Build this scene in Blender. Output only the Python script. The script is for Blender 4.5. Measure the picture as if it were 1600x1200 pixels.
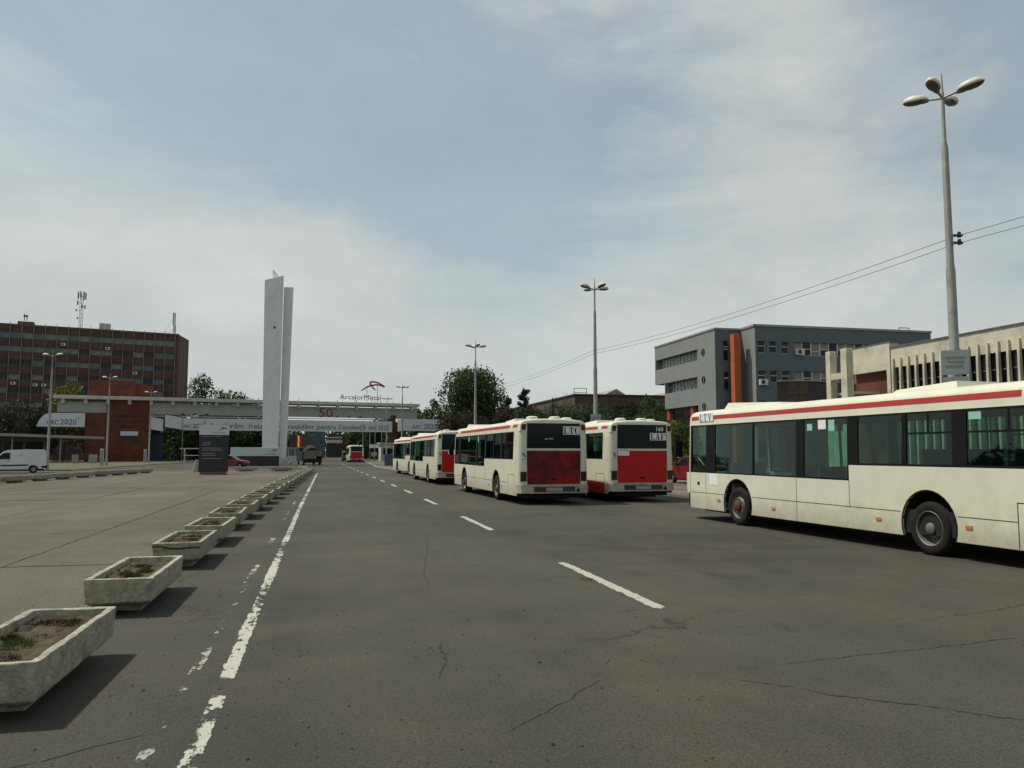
import bpy, bmesh, math, random
from mathutils import Vector, Matrix, noise
R = math.radians
random.seed(7)
for o in list(bpy.data.objects): bpy.data.objects.remove(o)
S = bpy.context.scene
COL = S.collection

# ------------------------------------------------------------------ camera
cam = bpy.data.cameras.new('camera'); cam.lens = 28.125; cam.sensor_width = 36; cam.clip_start = .1; cam.clip_end = 6000
camo = bpy.data.objects.new('camera', cam); COL.objects.link(camo)
camo.location = (0, 0, 1.75); camo.rotation_euler = (R(90 + 4.87), 0, R(-13.2)); S.camera = camo
S.render.resolution_x, S.render.resolution_y = 1024, 768

# ------------------------------------------------------------------ light
SUN_DIR = Vector((-.52, .25, 1)).normalized()          # towards the sun
elev = math.asin(SUN_DIR.z); azim = math.atan2(SUN_DIR.x, SUN_DIR.y)
W = bpy.data.worlds.new('World'); S.world = W; W.use_nodes = True
def build_world():
    nt = W.node_tree; nt.nodes.clear(); N = nt.nodes.new; L = nt.links.new
    out = N('ShaderNodeOutputWorld'); bg = N('ShaderNodeBackground'); bg.inputs[1].default_value = .085
    sky = N('ShaderNodeTexSky'); sky.sky_type = 'NISHITA'; sky.sun_disc = False
    sky.sun_elevation = elev; sky.sun_rotation = azim; sky.air_density = 1.0; sky.dust_density = 1.5; sky.ozone_density = 1.0
    tc = N('ShaderNodeTexCoord'); sep = N('ShaderNodeSeparateXYZ'); L(tc.outputs['Generated'], sep.inputs[0])
    def math_(op, x, y=None, z=None):
        m = N('ShaderNodeMath'); m.operation = op
        for i, v in enumerate((x, y, z)):
            if v is None: continue
            if isinstance(v, (int, float)): m.inputs[i].default_value = v
            else: L(v, m.inputs[i])
        return m.outputs[0]
    up = math_('MAXIMUM', sep.outputs[2], 0.)
    def noise_(scale, detail, rough, vec, dist=0.):
        n = N('ShaderNodeTexNoise'); n.inputs['Scale'].default_value = scale; n.inputs['Detail'].default_value = detail; n.inputs['Roughness'].default_value = rough; n.inputs['Distortion'].default_value = dist; L(vec, n.inputs['Vector']); return n
    # direction bent by noise, so that the edges of the cloud fields stay ragged
    st = N('ShaderNodeMapping'); st.inputs['Scale'].default_value = (1, 1, 2.3); st.inputs['Rotation'].default_value = (0, R(14), 0); L(tc.outputs['Generated'], st.inputs[0]); ST = st.outputs[0]      # cloud streaks lie flat
    wn = noise_(2.4, 8, .62, ST)
    wb = N('ShaderNodeVectorMath'); wb.operation = 'MULTIPLY_ADD'; L(wn.outputs['Color'], wb.inputs[0]); wb.inputs[1].default_value = (.50, .50, .30); L(tc.outputs['Generated'], wb.inputs[2])
    wc = N('ShaderNodeVectorMath'); wc.operation = 'ADD'; L(wb.outputs[0], wc.inputs[0]); wc.inputs[1].default_value = (-.25, -.25, -.15)
    cover = noise_(2.9, 9, .60, ST, .5).outputs[0]
    cover = math_('MULTIPLY_ADD', cover, 1.5, -.12)
    for d, wdt, amt in FIELDS:       # broad thinner and thicker fields of the cloud veil
        dn = N('ShaderNodeVectorMath'); dn.operation = 'DISTANCE'; L(wc.outputs[0], dn.inputs[0]); dn.inputs[1].default_value = d
        sq = math_('MULTIPLY', dn.outputs['Value'], dn.outputs['Value']); ex = math_('EXPONENT', math_('MULTIPLY', sq, -1 / (wdt * wdt)))
        cover = math_('MULTIPLY_ADD', ex, amt, cover)
    hz = N('ShaderNodeMapRange'); L(up, hz.inputs[0]); hz.inputs[1].default_value = 0; hz.inputs[2].default_value = .40; hz.inputs[3].default_value = .45; hz.inputs[4].default_value = 0
    cover = math_('ADD', cover, hz.outputs[0])
    cl = N('ShaderNodeClamp'); L(cover, cl.inputs[0]); cl.inputs[1].default_value = .44; cl.inputs[2].default_value = 1.0
    n2 = noise_(3.4, 9, .6, ST)
    cr = N('ShaderNodeValToRGB'); cr.color_ramp.elements[0].color = (4.9, 5.3, 5.3, 1); cr.color_ramp.elements[1].color = (6.25, 6.6, 6.35, 1)
    cr.color_ramp.elements[0].position = .3; cr.color_ramp.elements[1].position = .7; L(n2.outputs[0], cr.inputs[0])
    mix = N('ShaderNodeMix'); mix.data_type = 'RGBA'; L(cl.outputs[0], mix.inputs[0]); tn = N('ShaderNodeVectorMath'); tn.operation = 'MULTIPLY'; L(sky.outputs[0], tn.inputs[0]); tn.inputs[1].default_value = (1.02, 1.12, .98); L(tn.outputs[0], mix.inputs[6]); L(cr.outputs[0], mix.inputs[7])
    L(mix.outputs[2], bg.inputs[0]); L(bg.outputs[0], out.inputs[0])
FIELDS = [((-.205, .89, .40), .30, -.42), ((.042, .90, .43), .20, -.34), ((.275, .89, .36), .21, -.62), ((.670, .64, .37), .22, -.42),
          ((-.30, .928, .22), .28, .40), ((.036, .963, .265), .26, .30), ((.425, .796, .431), .22, .38), ((.554, .805, .21), .30, .25), ((.118, .891, .438), .045, .3)]
build_world()
sl = bpy.data.lights.new('sun', 'SUN'); sl.energy = 3.4; sl.angle = R(2.4); sl.color = (1, .955, .83)
so = bpy.data.objects.new('sun', sl); COL.objects.link(so); so.rotation_euler = SUN_DIR.to_track_quat('Z', 'Y').to_euler(); so.location = (-40, 20, 60)
vs = S.view_settings; vs.view_transform = 'Standard'; vs.look = 'None'; vs.gamma = 1; vs.exposure = 0.25; vs.use_curve_mapping = False

# ------------------------------------------------------------------ materials
M = {}
def mat(name, col, rough=.7, var=.18, scale=2.0, bump=.0, bscale=30., metal=0., spec=.4, rand=0., dirt=None, dscale=.8, damt=.5, island=0., grime=None):
    """Principled with two scales of colour noise, optional dirt patches, fine bump, per-object and per-island variation."""
    m = bpy.data.materials.new(name); m.use_nodes = True; nt = m.node_tree; N = nt.nodes.new; L = nt.links.new
    b = nt.nodes['Principled BSDF']; b.inputs['Roughness'].default_value = rough; b.inputs['Metallic'].default_value = metal
    b.inputs['Specular IOR Level'].default_value = spec
    tc = N('ShaderNodeTexCoord'); vec = tc.outputs['Object']
    if rand:
        oi = N('ShaderNodeObjectInfo'); ml = N('ShaderNodeMath'); ml.operation = 'MULTIPLY'; L(oi.outputs['Random'], ml.inputs[0]); ml.inputs[1].default_value = 37.
        va = N('ShaderNodeVectorMath'); L(tc.outputs['Object'], va.inputs[0]); L(ml.outputs[0], va.inputs[1]); vec = va.outputs[0]
    def mixc(fac, a, bcol, mode='MIX'):
        x = N('ShaderNodeMix'); x.data_type = 'RGBA'; x.blend_type = mode
        if isinstance(fac, (int, float)): x.inputs[0].default_value = fac
        else: L(fac, x.inputs[0])
        for i, c in ((6, a), (7, bcol)):
            if isinstance(c, tuple): x.inputs[i].default_value = (*c, 1)
            else: L(c, x.inputs[i])
        return x.outputs[2]
    n1 = N('ShaderNodeTexNoise'); n1.inputs['Scale'].default_value = scale; n1.inputs['Detail'].default_value = 8; n1.inputs['Roughness'].default_value = .62; L(vec, n1.inputs['Vector'])
    lo = tuple(c * (1 - var) for c in col); hi = tuple(min(1, c * (1 + var)) for c in col)
    rp = N('ShaderNodeValToRGB'); rp.color_ramp.elements[0].position = .32; rp.color_ramp.elements[1].position = .68
    rp.color_ramp.elements[0].color = (*lo, 1); rp.color_ramp.elements[1].color = (*hi, 1); L(n1.outputs[0], rp.inputs[0])
    c = rp.outputs[0]
    if dirt:
        n3 = N('ShaderNodeTexNoise'); n3.inputs['Scale'].default_value = dscale; n3.inputs['Detail'].default_value = 9; n3.inputs['Roughness'].default_value = .68; L(vec, n3.inputs['Vector'])
        mr = N('ShaderNodeMapRange'); L(n3.outputs[0], mr.inputs[0]); mr.inputs[1].default_value = .48; mr.inputs[2].default_value = .72; mr.inputs[3].default_value = 0; mr.inputs[4].default_value = damt
        c = mixc(mr.outputs[0], c, dirt)
    if grime:        # road splash, thickest along the skirt, ragged upwards
        sz = N('ShaderNodeSeparateXYZ'); L(tc.outputs['Object'], sz.inputs[0]); ng = N('ShaderNodeTexNoise'); ng.inputs['Scale'].default_value = 3.5; ng.inputs['Detail'].default_value = 8; ng.inputs['Roughness'].default_value = .7; L(tc.outputs['Object'], ng.inputs['Vector'])
        ga = N('ShaderNodeMath'); ga.operation = 'MULTIPLY_ADD'; L(ng.outputs[0], ga.inputs[0]); ga.inputs[1].default_value = -.75; L(sz.outputs[2], ga.inputs[2])
        gr = N('ShaderNodeMapRange'); L(ga.outputs[0], gr.inputs[0]); gr.inputs[1].default_value = -.10; gr.inputs[2].default_value = .42; gr.inputs[3].default_value = .62; gr.inputs[4].default_value = 0
        c = mixc(gr.outputs[0], c, grime)
    if rand:
        mr = N('ShaderNodeMapRange'); L(oi.outputs['Random'], mr.inputs[0]); mr.inputs[3].default_value = 1 - rand; mr.inputs[4].default_value = 1 + rand
        hs = N('ShaderNodeHueSaturation'); L(mr.outputs[0], hs.inputs['Value']); L(c, hs.inputs['Color']); c = hs.outputs[0]
    if island:
        g = N('ShaderNodeNewGeometry'); mr = N('ShaderNodeMapRange'); L(g.outputs['Random Per Island'], mr.inputs[0]); mr.inputs[3].default_value = 1 - island; mr.inputs[4].default_value = 1 + island
        hs = N('ShaderNodeHueSaturation'); L(mr.outputs[0], hs.inputs['Value']); L(c, hs.inputs['Color']); c = hs.outputs[0]
    L(c, b.inputs['Base Color'])
    if bump:
        n2 = N('ShaderNodeTexNoise'); n2.inputs['Scale'].default_value = bscale; n2.inputs['Detail'].default_value = 6; L(vec, n2.inputs['Vector'])
        bm = N('ShaderNodeBump'); bm.inputs['Strength'].default_value = bump; bm.inputs['Distance'].default_value = .02; L(n2.outputs[0], bm.inputs['Height']); L(bm.outputs[0], b.inputs['Normal'])
    M[name] = m; return m

def asphalt(name, col, warm, crack=True):
    m = bpy.data.materials.new(name); m.use_nodes = True; nt = m.node_tree; N = nt.nodes.new; L = nt.links.new
    b = nt.nodes['Principled BSDF']; b.inputs['Roughness'].default_value = .88; b.inputs['Specular IOR Level'].default_value = .25
    g = N('ShaderNodeNewGeometry'); P = g.outputs['Position']
    def nz(s, d=6, r=.6, vec=P, dist=0.):
        n = N('ShaderNodeTexNoise'); n.inputs['Scale'].default_value = s; n.inputs['Detail'].default_value = d; n.inputs['Roughness'].default_value = r; n.inputs['Distortion'].default_value = dist; L(vec, n.inputs['Vector']); return n.outputs[0]
    def mr(v, a, b_, c, d):
        x = N('ShaderNodeMapRange'); L(v, x.inputs[0])
        for i, q in enumerate((a, b_, c, d)): x.inputs[i + 1].default_value = q
        return x.outputs[0]
    def mul(a, b_):
        x = N('ShaderNodeMath'); x.operation = 'MULTIPLY'; L(a, x.inputs[0])
        if isinstance(b_, float): x.inputs[1].default_value = b_
        else: L(b_, x.inputs[1])
        return x.outputs[0]
    def mixc(f, a, c, mode='MIX'):
        x = N('ShaderNodeMix'); x.data_type = 'RGBA'; x.blend_type = mode
        if isinstance(f, float): x.inputs[0].default_value = f
        else: L(f, x.inputs[0])
        for i, q in ((6, a), (7, c)):
            if isinstance(q, tuple): x.inputs[i].default_value = (*q, 1)
            else: L(q, x.inputs[i])
        return x.outputs[2]
    # long patches drawn out along the driving direction, then blotches, then aggregate
    mp = N('ShaderNodeMapping'); mp.inputs['Scale'].default_value = (1, .16, 1); L(P, mp.inputs[0])
    base = mixc(mr(nz(.35, 8, .6, mp.outputs[0]), .34, .66, 0, 1), tuple(c * .70 for c in col), tuple(c * 1.28 for c in col))
    base = mixc(mr(nz(.55, 10, .65), .42, .68, 0, .85), base, warm)
    big = nz(.11, 4, .55); base = mixc(mr(big, .36, .64, 0, 1), mixc(1., base, (.80, .81, .82), 'MULTIPLY'), mixc(1., base, (1.20, 1.18, 1.14), 'MULTIPLY'))
    base = mixc(mr(nz(1.7, 9, .72), .56, .74, 0, .55), base, tuple(c * .52 for c in col))
    agg = nz(85., 3, .7); 
    vo = N('ShaderNodeTexVoronoi'); vo.inputs['Scale'].default_value = 120.; L(P, vo.inputs['Vector'])
    base = mixc(mr(agg, .32, .68, 0, 1), mixc(1., base, (.68, .68, .68), 'MULTIPLY'), mixc(1., base, (1.62, 1.6, 1.55), 'MULTIPLY'))
    spk = mr(vo.outputs['Color'], .8, .95, 0, .55); base = mixc(spk, base, tuple(c * 2.2 for c in col))
    fine = nz(38., 4, .8); base = mixc(mr(fine, .35, .65, 0, 1), mixc(1., base, (.66, .66, .66), 'MULTIPLY'), mixc(1., base, (1.30, 1.28, 1.24), 'MULTIPLY'))
    sv = N('ShaderNodeTexVoronoi'); sv.inputs['Scale'].default_value = 5.5; sv.inputs['Randomness'].default_value = 1.; L(P, sv.inputs['Vector'])
    base = mixc(mul(mr(sv.outputs['Distance'], .05, .10, 1, 0), mr(nz(.6, 3), .5, .58, 0, .85)), base, tuple(c * .3 for c in col))
    so_ = N('ShaderNodeTexVoronoi'); so_.inputs['Scale'].default_value = .55; dw = N('ShaderNodeVectorMath'); dw.operation = 'MULTIPLY_ADD'; dn_ = N('ShaderNodeTexNoise'); dn_.inputs['Scale'].default_value = 2.5; dn_.inputs['Detail'].default_value = 6; L(P, dn_.inputs['Vector']); L(dn_.outputs['Color'], dw.inputs[0]); dw.inputs[1].default_value = (.5, .5, 0); L(P, dw.inputs[2]); L(dw.outputs[0], so_.inputs['Vector'])
    base = mixc(mul(mr(so_.outputs['Distance'], .03, .26, 1, 0), mr(nz(.25, 3), .46, .58, 0, .55)), base, tuple(c * .45 for c in col))      # oil drips
    med = nz(9., 6, .7); base = mixc(mr(med, .62, .75, 0, .5), base, tuple(c * .5 for c in col))
    h = agg
    if crack:
        dm = N('ShaderNodeVectorMath'); dm.operation = 'MULTIPLY_ADD'
        nn = N('ShaderNodeTexNoise'); nn.inputs['Scale'].default_value = 1.3; nn.inputs['Detail'].default_value = 7; nn.inputs['Roughness'].default_value = .7; L(P, nn.inputs['Vector'])
        L(nn.outputs['Color'], dm.inputs[0]); dm.inputs[1].default_value = (1.6, 1.6, 0); L(P, dm.inputs[2])
        vc = N('ShaderNodeTexVoronoi'); vc.feature = 'DISTANCE_TO_EDGE'; vc.inputs['Scale'].default_value = .30; L(dm.outputs[0], vc.inputs['Vector'])
        ck = mul(mr(vc.outputs['Distance'], .0, .006, 1, 0), mr(nz(.42, 4), .47, .58, 0, 1))
        vf = N('ShaderNodeTexVoronoi'); vf.feature = 'DISTANCE_TO_EDGE'; vf.inputs['Scale'].default_value = 2.4; L(dm.outputs[0], vf.inputs['Vector'])
        ck2 = mul(mr(vf.outputs['Distance'], .0, .022, 1, 0), mr(nz(.33, 5), .60, .70, 0, .8))
        base = mixc(mul(ck, .85), base, tuple(c * .28 for c in col)); base = mixc(mul(ck2, .7), base, tuple(c * .4 for c in col))
    L(base, b.inputs['Base Color'])
    bp = N('ShaderNodeBump'); bp.inputs['Strength'].default_value = .55; bp.inputs['Distance'].default_value = .012; L(h, bp.inputs['Height'])
    bp2 = N('ShaderNodeBump'); bp2.inputs['Strength'].default_value = .2; bp2.inputs['Distance'].default_value = .05; L(nz(1.2, 5), bp2.inputs['Height']); L(bp.outputs[0], bp2.inputs['Normal'])
    L(bp2.outputs[0], b.inputs['Normal'])
    M[name] = m; return m

def worn_paint(name, col, wear, scale, edge=True):
    """Road paint that has flaked off in patches: bare road shows through."""
    m = bpy.data.materials.new(name); m.use_nodes = True; nt = m.node_tree; N = nt.nodes.new; L = nt.links.new
    b = nt.nodes['Principled BSDF']; b.inputs['Base Color'].default_value = (*col, 1); b.inputs['Roughness'].default_value = .8
    out = nt.nodes['Material Output']; g = N('ShaderNodeNewGeometry')
    mp = N('ShaderNodeMapping'); mp.inputs['Scale'].default_value = (1, .45, 1); L(g.outputs['Position'], mp.inputs[0])
    n1 = N('ShaderNodeTexNoise'); n1.inputs['Scale'].default_value = scale; n1.inputs['Detail'].default_value = 9; n1.inputs['Roughness'].default_value = .66; L(mp.outputs[0], n1.inputs['Vector'])
    n2 = N('ShaderNodeTexNoise'); n2.inputs['Scale'].default_value = .55; n2.inputs['Detail'].default_value = 2; L(g.outputs['Position'], n2.inputs['Vector'])
    ad = N('ShaderNodeMath'); ad.operation = 'MULTIPLY_ADD'; L(n2.outputs[0], ad.inputs[0]); ad.inputs[1].default_value = .55; L(n1.outputs[0], ad.inputs[2])
    v = ad.outputs[0]
    if edge:                                # flakes away first at the two long edges (vertex layer holds the distance to the edge)
        at = N('ShaderNodeAttribute'); at.attribute_name = 'edge'
        a2 = N('ShaderNodeMath'); a2.operation = 'MULTIPLY_ADD'; L(at.outputs['Fac'], a2.inputs[0]); a2.inputs[1].default_value = .34; L(v, a2.inputs[2]); v = a2.outputs[0]
    mr = N('ShaderNodeMapRange'); L(v, mr.inputs[0]); mr.inputs[1].default_value = wear; mr.inputs[2].default_value = wear + .05
    n3 = N('ShaderNodeTexNoise'); n3.inputs['Scale'].default_value = 30; L(g.outputs['Position'], n3.inputs['Vector'])
    rp = N('ShaderNodeValToRGB'); rp.color_ramp.elements[0].color = (*[c * .6 for c in col], 1); rp.color_ramp.elements[1].color = (*col, 1); L(n3.outputs[0], rp.inputs[0]); L(rp.outputs[0], b.inputs['Base Color'])
    tr = N('ShaderNodeBsdfTransparent'); mx = N('ShaderNodeMixShader'); L(mr.outputs[0], mx.inputs[0]); L(tr.outputs[0], mx.inputs[1]); L(b.outputs[0], mx.inputs[2]); L(mx.outputs[0], out.inputs[0])
    M[name] = m; return m

def glass(name, tint, refl=.05, rough=.02):
    m = bpy.data.materials.new(name); m.use_nodes = True; nt = m.node_tree; N = nt.nodes.new; L = nt.links.new
    nt.nodes.remove(nt.nodes['Principled BSDF']); out = nt.nodes['Material Output']
    tr = N('ShaderNodeBsdfTransparent'); tr.inputs[0].default_value = (*tint, 1)
    gl = N('ShaderNodeBsdfGlossy'); gl.inputs['Roughness'].default_value = rough; gl.inputs[0].default_value = (.8, .95, .9, 1)
    lw = N('ShaderNodeLayerWeight'); lw.inputs[0].default_value = .5; pw = N('ShaderNodeMath'); pw.operation = 'POWER'; L(lw.outputs['Facing'], pw.inputs[0]); pw.inputs[1].default_value = 4.
    mr = N('ShaderNodeMath'); mr.operation = 'MULTIPLY_ADD'; L(pw.outputs[0], mr.inputs[0]); mr.inputs[1].default_value = .7; mr.inputs[2].default_value = .035 + refl
    mx = N('ShaderNodeMixShader'); L(mr.outputs[0], mx.inputs[0]); L(tr.outputs[0], mx.inputs[1]); L(gl.outputs[0], mx.inputs[2]); L(mx.outputs[0], out.inputs[0])
    M[name] = m; return m

def leaf(name, col, var=.35):
    m = bpy.data.materials.new(name); m.use_nodes = True; nt = m.node_tree; N = nt.nodes.new; L = nt.links.new
    b = nt.nodes['Principled BSDF']; b.inputs['Roughness'].default_value = .65; b.inputs['Specular IOR Level'].default_value = .25
    g = N('ShaderNodeNewGeometry'); rp = N('ShaderNodeValToRGB'); L(g.outputs['Random Per Island'], rp.inputs[0])
    rp.color_ramp.elements[0].color = (*[c * (1 - var) for c in col], 1); rp.color_ramp.elements[1].color = (*[c * (1 + var) for c in col], 1)
    n = N('ShaderNodeTexNoise'); n.inputs['Scale'].default_value = .5; n.inputs['Detail'].default_value = 3; L(g.outputs['Position'], n.inputs['Vector'])
    mr = N('ShaderNodeMapRange'); L(n.outputs[0], mr.inputs[0]); mr.inputs[1].default_value = .3; mr.inputs[2].default_value = .7; mr.inputs[3].default_value = .72; mr.inputs[4].default_value = 1.25
    hs = N('ShaderNodeHueSaturation'); L(rp.outputs[0], hs.inputs['Color']); L(mr.outputs[0], hs.inputs['Value']); L(hs.outputs[0], b.inputs['Base Color'])
    tl = N('ShaderNodeBsdfTranslucent'); L(hs.outputs[0], tl.inputs[0]); mx = N('ShaderNodeMixShader'); mx.inputs[0].default_value = .3
    L(b.outputs[0], mx.inputs[1]); L(tl.outputs[0], mx.inputs[2]); L(mx.outputs[0], nt.nodes['Material Output'].inputs[0])
    M[name] = m; return m

def brick(name, a, b_, mortar, sx=1.0):
    m = bpy.data.materials.new(name); m.use_nodes = True; nt = m.node_tree; N = nt.nodes.new; L = nt.links.new
    b = nt.nodes['Principled BSDF']; b.inputs['Roughness'].default_value = .9
    tc = N('ShaderNodeTexCoord'); sp = N('ShaderNodeSeparateXYZ'); L(tc.outputs['Object'], sp.inputs[0])
    ad = N('ShaderNodeMath'); ad.operation = 'ADD'; L(sp.outputs[0], ad.inputs[0]); L(sp.outputs[1], ad.inputs[1])
    cb = N('ShaderNodeCombineXYZ'); L(ad.outputs[0], cb.inputs[0]); L(sp.outputs[2], cb.inputs[1])
    br = N('ShaderNodeTexBrick'); br.inputs['Scale'].default_value = 1; br.inputs['Brick Width'].default_value = .25 * sx; br.inputs['Row Height'].default_value = .075 * sx; br.inputs['Mortar Size'].default_value = .006 * sx
    br.inputs['Color1'].default_value = (*a, 1); br.inputs['Color2'].default_value = (*b_, 1); br.inputs['Mortar'].default_value = (*mortar, 1); L(cb.outputs[0], br.inputs['Vector'])
    n = N('ShaderNodeTexNoise'); n.inputs['Scale'].default_value = .5; n.inputs['Detail'].default_value = 8; L(tc.outputs['Object'], n.inputs['Vector'])
    mr = N('ShaderNodeMapRange'); L(n.outputs[0], mr.inputs[0]); mr.inputs[1].default_value = .3; mr.inputs[2].default_value = .7; mr.inputs[3].default_value = .7; mr.inputs[4].default_value = 1.25
    hs = N('ShaderNodeHueSaturation'); L(br.outputs[0], hs.inputs['Color']); L(mr.outputs[0], hs.inputs['Value']); L(hs.outputs[0], b.inputs['Base Color'])
    M[name] = m; return m

asphalt('asphalt', (.0455, .0448, .0385), (.060, .0545, .0435))
asphalt('asphalt_patch', (.041, .040, .034), (.054, .048, .037), crack=False)
asphalt('slab_concrete', (.078, .075, .061), (.108, .094, .070), crack=False)
mat('joint_dirt', (.045, .041, .032), .95, .3, 6)
mat('ground_earth', (.085, .082, .055), .95, .3, .6, .4, 8)
mat('verge_grass', (.085, .080, .036), .95, .35, 1.5, .6, 12, dirt=(.10, .09, .058), dscale=.5)
mat('kerb_stone', (.27, .25, .20), .9, .2, 3, .3, 40, rand=.12)
mat('planter_concrete', (.31, .298, .228), .92, .30, 12, .95, 38, rand=.10, dirt=(.135, .128, .085), dscale=4.5, damt=.8)
mat('soil', (.062, .045, .028), .98, .5, 18, 1.0, 45, rand=.25, dirt=(.15, .125, .075), dscale=3.5, damt=.8)
leaf('weed_green', (.055, .082, .022)); leaf('weed_dry', (.055, .034, .019), .5)
worn_paint('line_paint_worn', (.46, .455, .38), 1.035, 11.)
worn_paint('line_paint_broken', (.46, .455, .38), 1.06, 11.)
worn_paint('line_paint_ghost', (.36, .355, .29), 1.17, 8.)
worn_paint('line_paint', (.42, .415, .345), .94, 10.)
mat('debris', (.030, .025, .018), .95, .4, 9)
mat('crack_fill', (.024, .022, .018), .95, .3, 8)
mat('cream', (.63, .615, .49), .30, .05, 1.2, dirt=(.40, .36, .26), dscale=1.4, damt=.30, spec=.5, grime=(.27, .24, .175))
mat('cream_dirty', (.40, .385, .28), .5, .12, 2, dirt=(.17, .15, .11), dscale=2.2, damt=.75)
mat('bus_red', (.46, .012, .012), .45, .08, 2, dirt=(.20, .014, .014), dscale=1.3, damt=.35, spec=.2)
mat('bus_red_faded', (.095, .011, .014), .6, .25, 2.5, dirt=(.40, .014, .012), dscale=1.0, damt=.95, spec=.2)
mat('stripe_red', (.40, .026, .020), .4, .08, 2)
mat('black_trim', (.008, .009, .009), .45, .2, 3, spec=.12)
mat('underbody', (.012, .012, .011), .9, .3, 3)
mat('rubber', (.012, .0115, .011), .85, .25, 8, .3, 60, spec=.2, dirt=(.04, .035, .027), dscale=5, damt=.4)
mat('rim_metal', (.17, .16, .14), .55, .25, 8, metal=.2, dirt=(.05, .04, .03), dscale=9, damt=.7)
mat('hub_red', (.10, .025, .024), .6, .3, 8, dirt=(.05, .03, .025), dscale=9, damt=.6)
mat('lamp_orange', (.45, .14, .02), .35, .1, 5)
mat('lamp_tail', (.025, .004, .004), .3, .1, 5)
mat('paper_white', (.72, .74, .72), .7, .04, 5); mat('paper_teal', (.26, .50, .42), .7, .06, 5)
mat('print_black', (.01, .01, .011), .6, .05, 5); mat('print_green', (.04, .28, .13), .6, .1, 5)
mat('seat_fabric', (.030, .045, .055), .9, .2, 8); mat('interior', (.17, .16, .13), .8, .1, 3); mat('pole_cream', (.50, .48, .34), .5, .05, 3)
glass('bus_glass', (.35, .60, .50), .015); glass('dark_glass', (.035, .055, .06), .02); glass('clear_glass', (.5, .6, .6), .03)
mat('galvanised', (.27, .27, .255), .55, .14, 4, metal=.25, dirt=(.13, .12, .10), dscale=3, damt=.5)
mat('pole_pale', (.30, .285, .245), .6, .12, 4, dirt=(.14, .12, .09), dscale=3, damt=.5)
mat('lamp_shell', (.56, .535, .44), .55, .12, 4, dirt=(.2, .17, .11), dscale=5, damt=.5); mat('lamp_lens', (.07, .062, .038), .3, .15, 6)
mat('sign_plate', (.30, .33, .32), .6, .08, 4, dirt=(.2, .21, .2), dscale=5); mat('sign_text', (.16, .18, .18), .6, .05, 5)
brick('brick_red', (.135, .034, .018), (.105, .026, .015), (.085, .040, .028), 3.0)
brick('brick_office', (.105, .055, .042), (.085, .045, .035), (.078, .050, .042), 3.0)
mat('brick_side', (.115, .072, .058), .9, .12, 1.2)
mat('white_concrete', (.46, .45, .40), .85, .08, .9, .2, 20, dirt=(.27, .255, .21), dscale=.8, damt=.55)
mat('old_white_concrete', (.52, .485, .38), .9, .12, 1.0, .3, 15, dirt=(.20, .175, .12), dscale=.9, damt=.7)
mat('grey_panel', (.32, .33, .30), .7, .05, 1.5, dirt=(.20, .205, .185), dscale=.6, damt=.4)
mat('monument_white', (.72, .73, .70), .7, .06, .9, dirt=(.54, .54, .50), dscale=.7, damt=.5)
mat('stucco_grey_lit', (.205, .215, .215), .85, .07, .8, .2, 25, dirt=(.15, .155, .15), dscale=.5, damt=.4)  # office stucco, lit tone of the road-facing walls put into the colour
mat('stucco_blue_shade', (.105, .135, .145), .85, .07, .8, .2, 25)  # darker stucco, shade of the office's camera-facing walls put into the colour
mat('orange_paint', (.42, .095, .035), .7, .12, 1.5, dirt=(.22, .06, .03), dscale=1.2)
mat('brown_panel', (.030, .024, .020), .6, .15, 1.5); mat('brown_brick', (.085, .060, .045), .9, .25, .8)
mat('shed_roof', (.27, .22, .17), .8, .12, .8); mat('window_frame', (.55, .55, .50), .6, .05, 4); mat('frame_dark', (.12, .12, .115), .6, .1, 4)
mat('pane_dark', (.014, .018, .018), .2, .3, .7, spec=.25); mat('pane_pale', (.17, .185, .165), .35, .35, 1.2); mat('pane_teal', (.07, .12, .115), .2, .3, 1.0); mat('pane_black', (.008, .009, .009), .7, .2, 2, spec=.08); mat('curtain', (.23, .21, .165), .8, .2, 3)
mat('ac_white', (.55, .55, .51), .6, .08, 3); mat('dark_metal', (.03, .03, .032), .6, .2, 4)
mat('banner', (.54, .57, .585), .75, .04, 1.0, dirt=(.38, .41, .43), dscale=.5, damt=.4)
mat('text_dark', (.030, .036, .042), .7, .05, 4); mat('text_red', (.34, .10, .10), .7, .05, 4); mat('letters_red', (.20, .022, .022), .5, .1, 4)
mat('logo_red', (.26, .05, .05), .5, .1, 4)
mat('totem_black', (.020, .022, .024), .45, .1, 3); mat('totem_base', (.20, .085, .07), .8, .15, 3)
mat('blue_paint', (.013, .026, .055), .5, .15, 2); mat('blue_fence', (.007, .018, .048), .5, .12, 2); mat('blue_glass_wall', (.05, .085, .095), .4, .2, .6)
mat('van_white', (.62, .64, .62), .35, .04, 2, dirt=(.42, .42, .38), dscale=1.5, damt=.3); mat('van_grey', (.15, .17, .16), .4, .06, 2)
mat('car_red', (.17, .012, .022), .3, .06, 2, spec=.6); mat('car_red_bright', (.17, .010, .013), .3, .06, 2)
mat('truck_beige', (.17, .15, .11), .7, .15, 3); mat('tarp_brown', (.028, .017, .012), .9, .3, 3, .5, 6)
mat('bark', (.075, .055, .040), .95, .3, 6, .6, 20); mat('antenna', (.21, .21, .21), .6, .1, 3)
leaf('leaf_mid', (.050, .078, .024)); leaf('leaf_dark', (.022, .034, .014)); leaf('leaf_bright', (.085, .115, .022)); leaf('leaf_yellow', (.12, .115, .028)); leaf('leaf_brown', (.042, .033, .020)); leaf('needle_dark', (.022, .040, .018))
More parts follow.
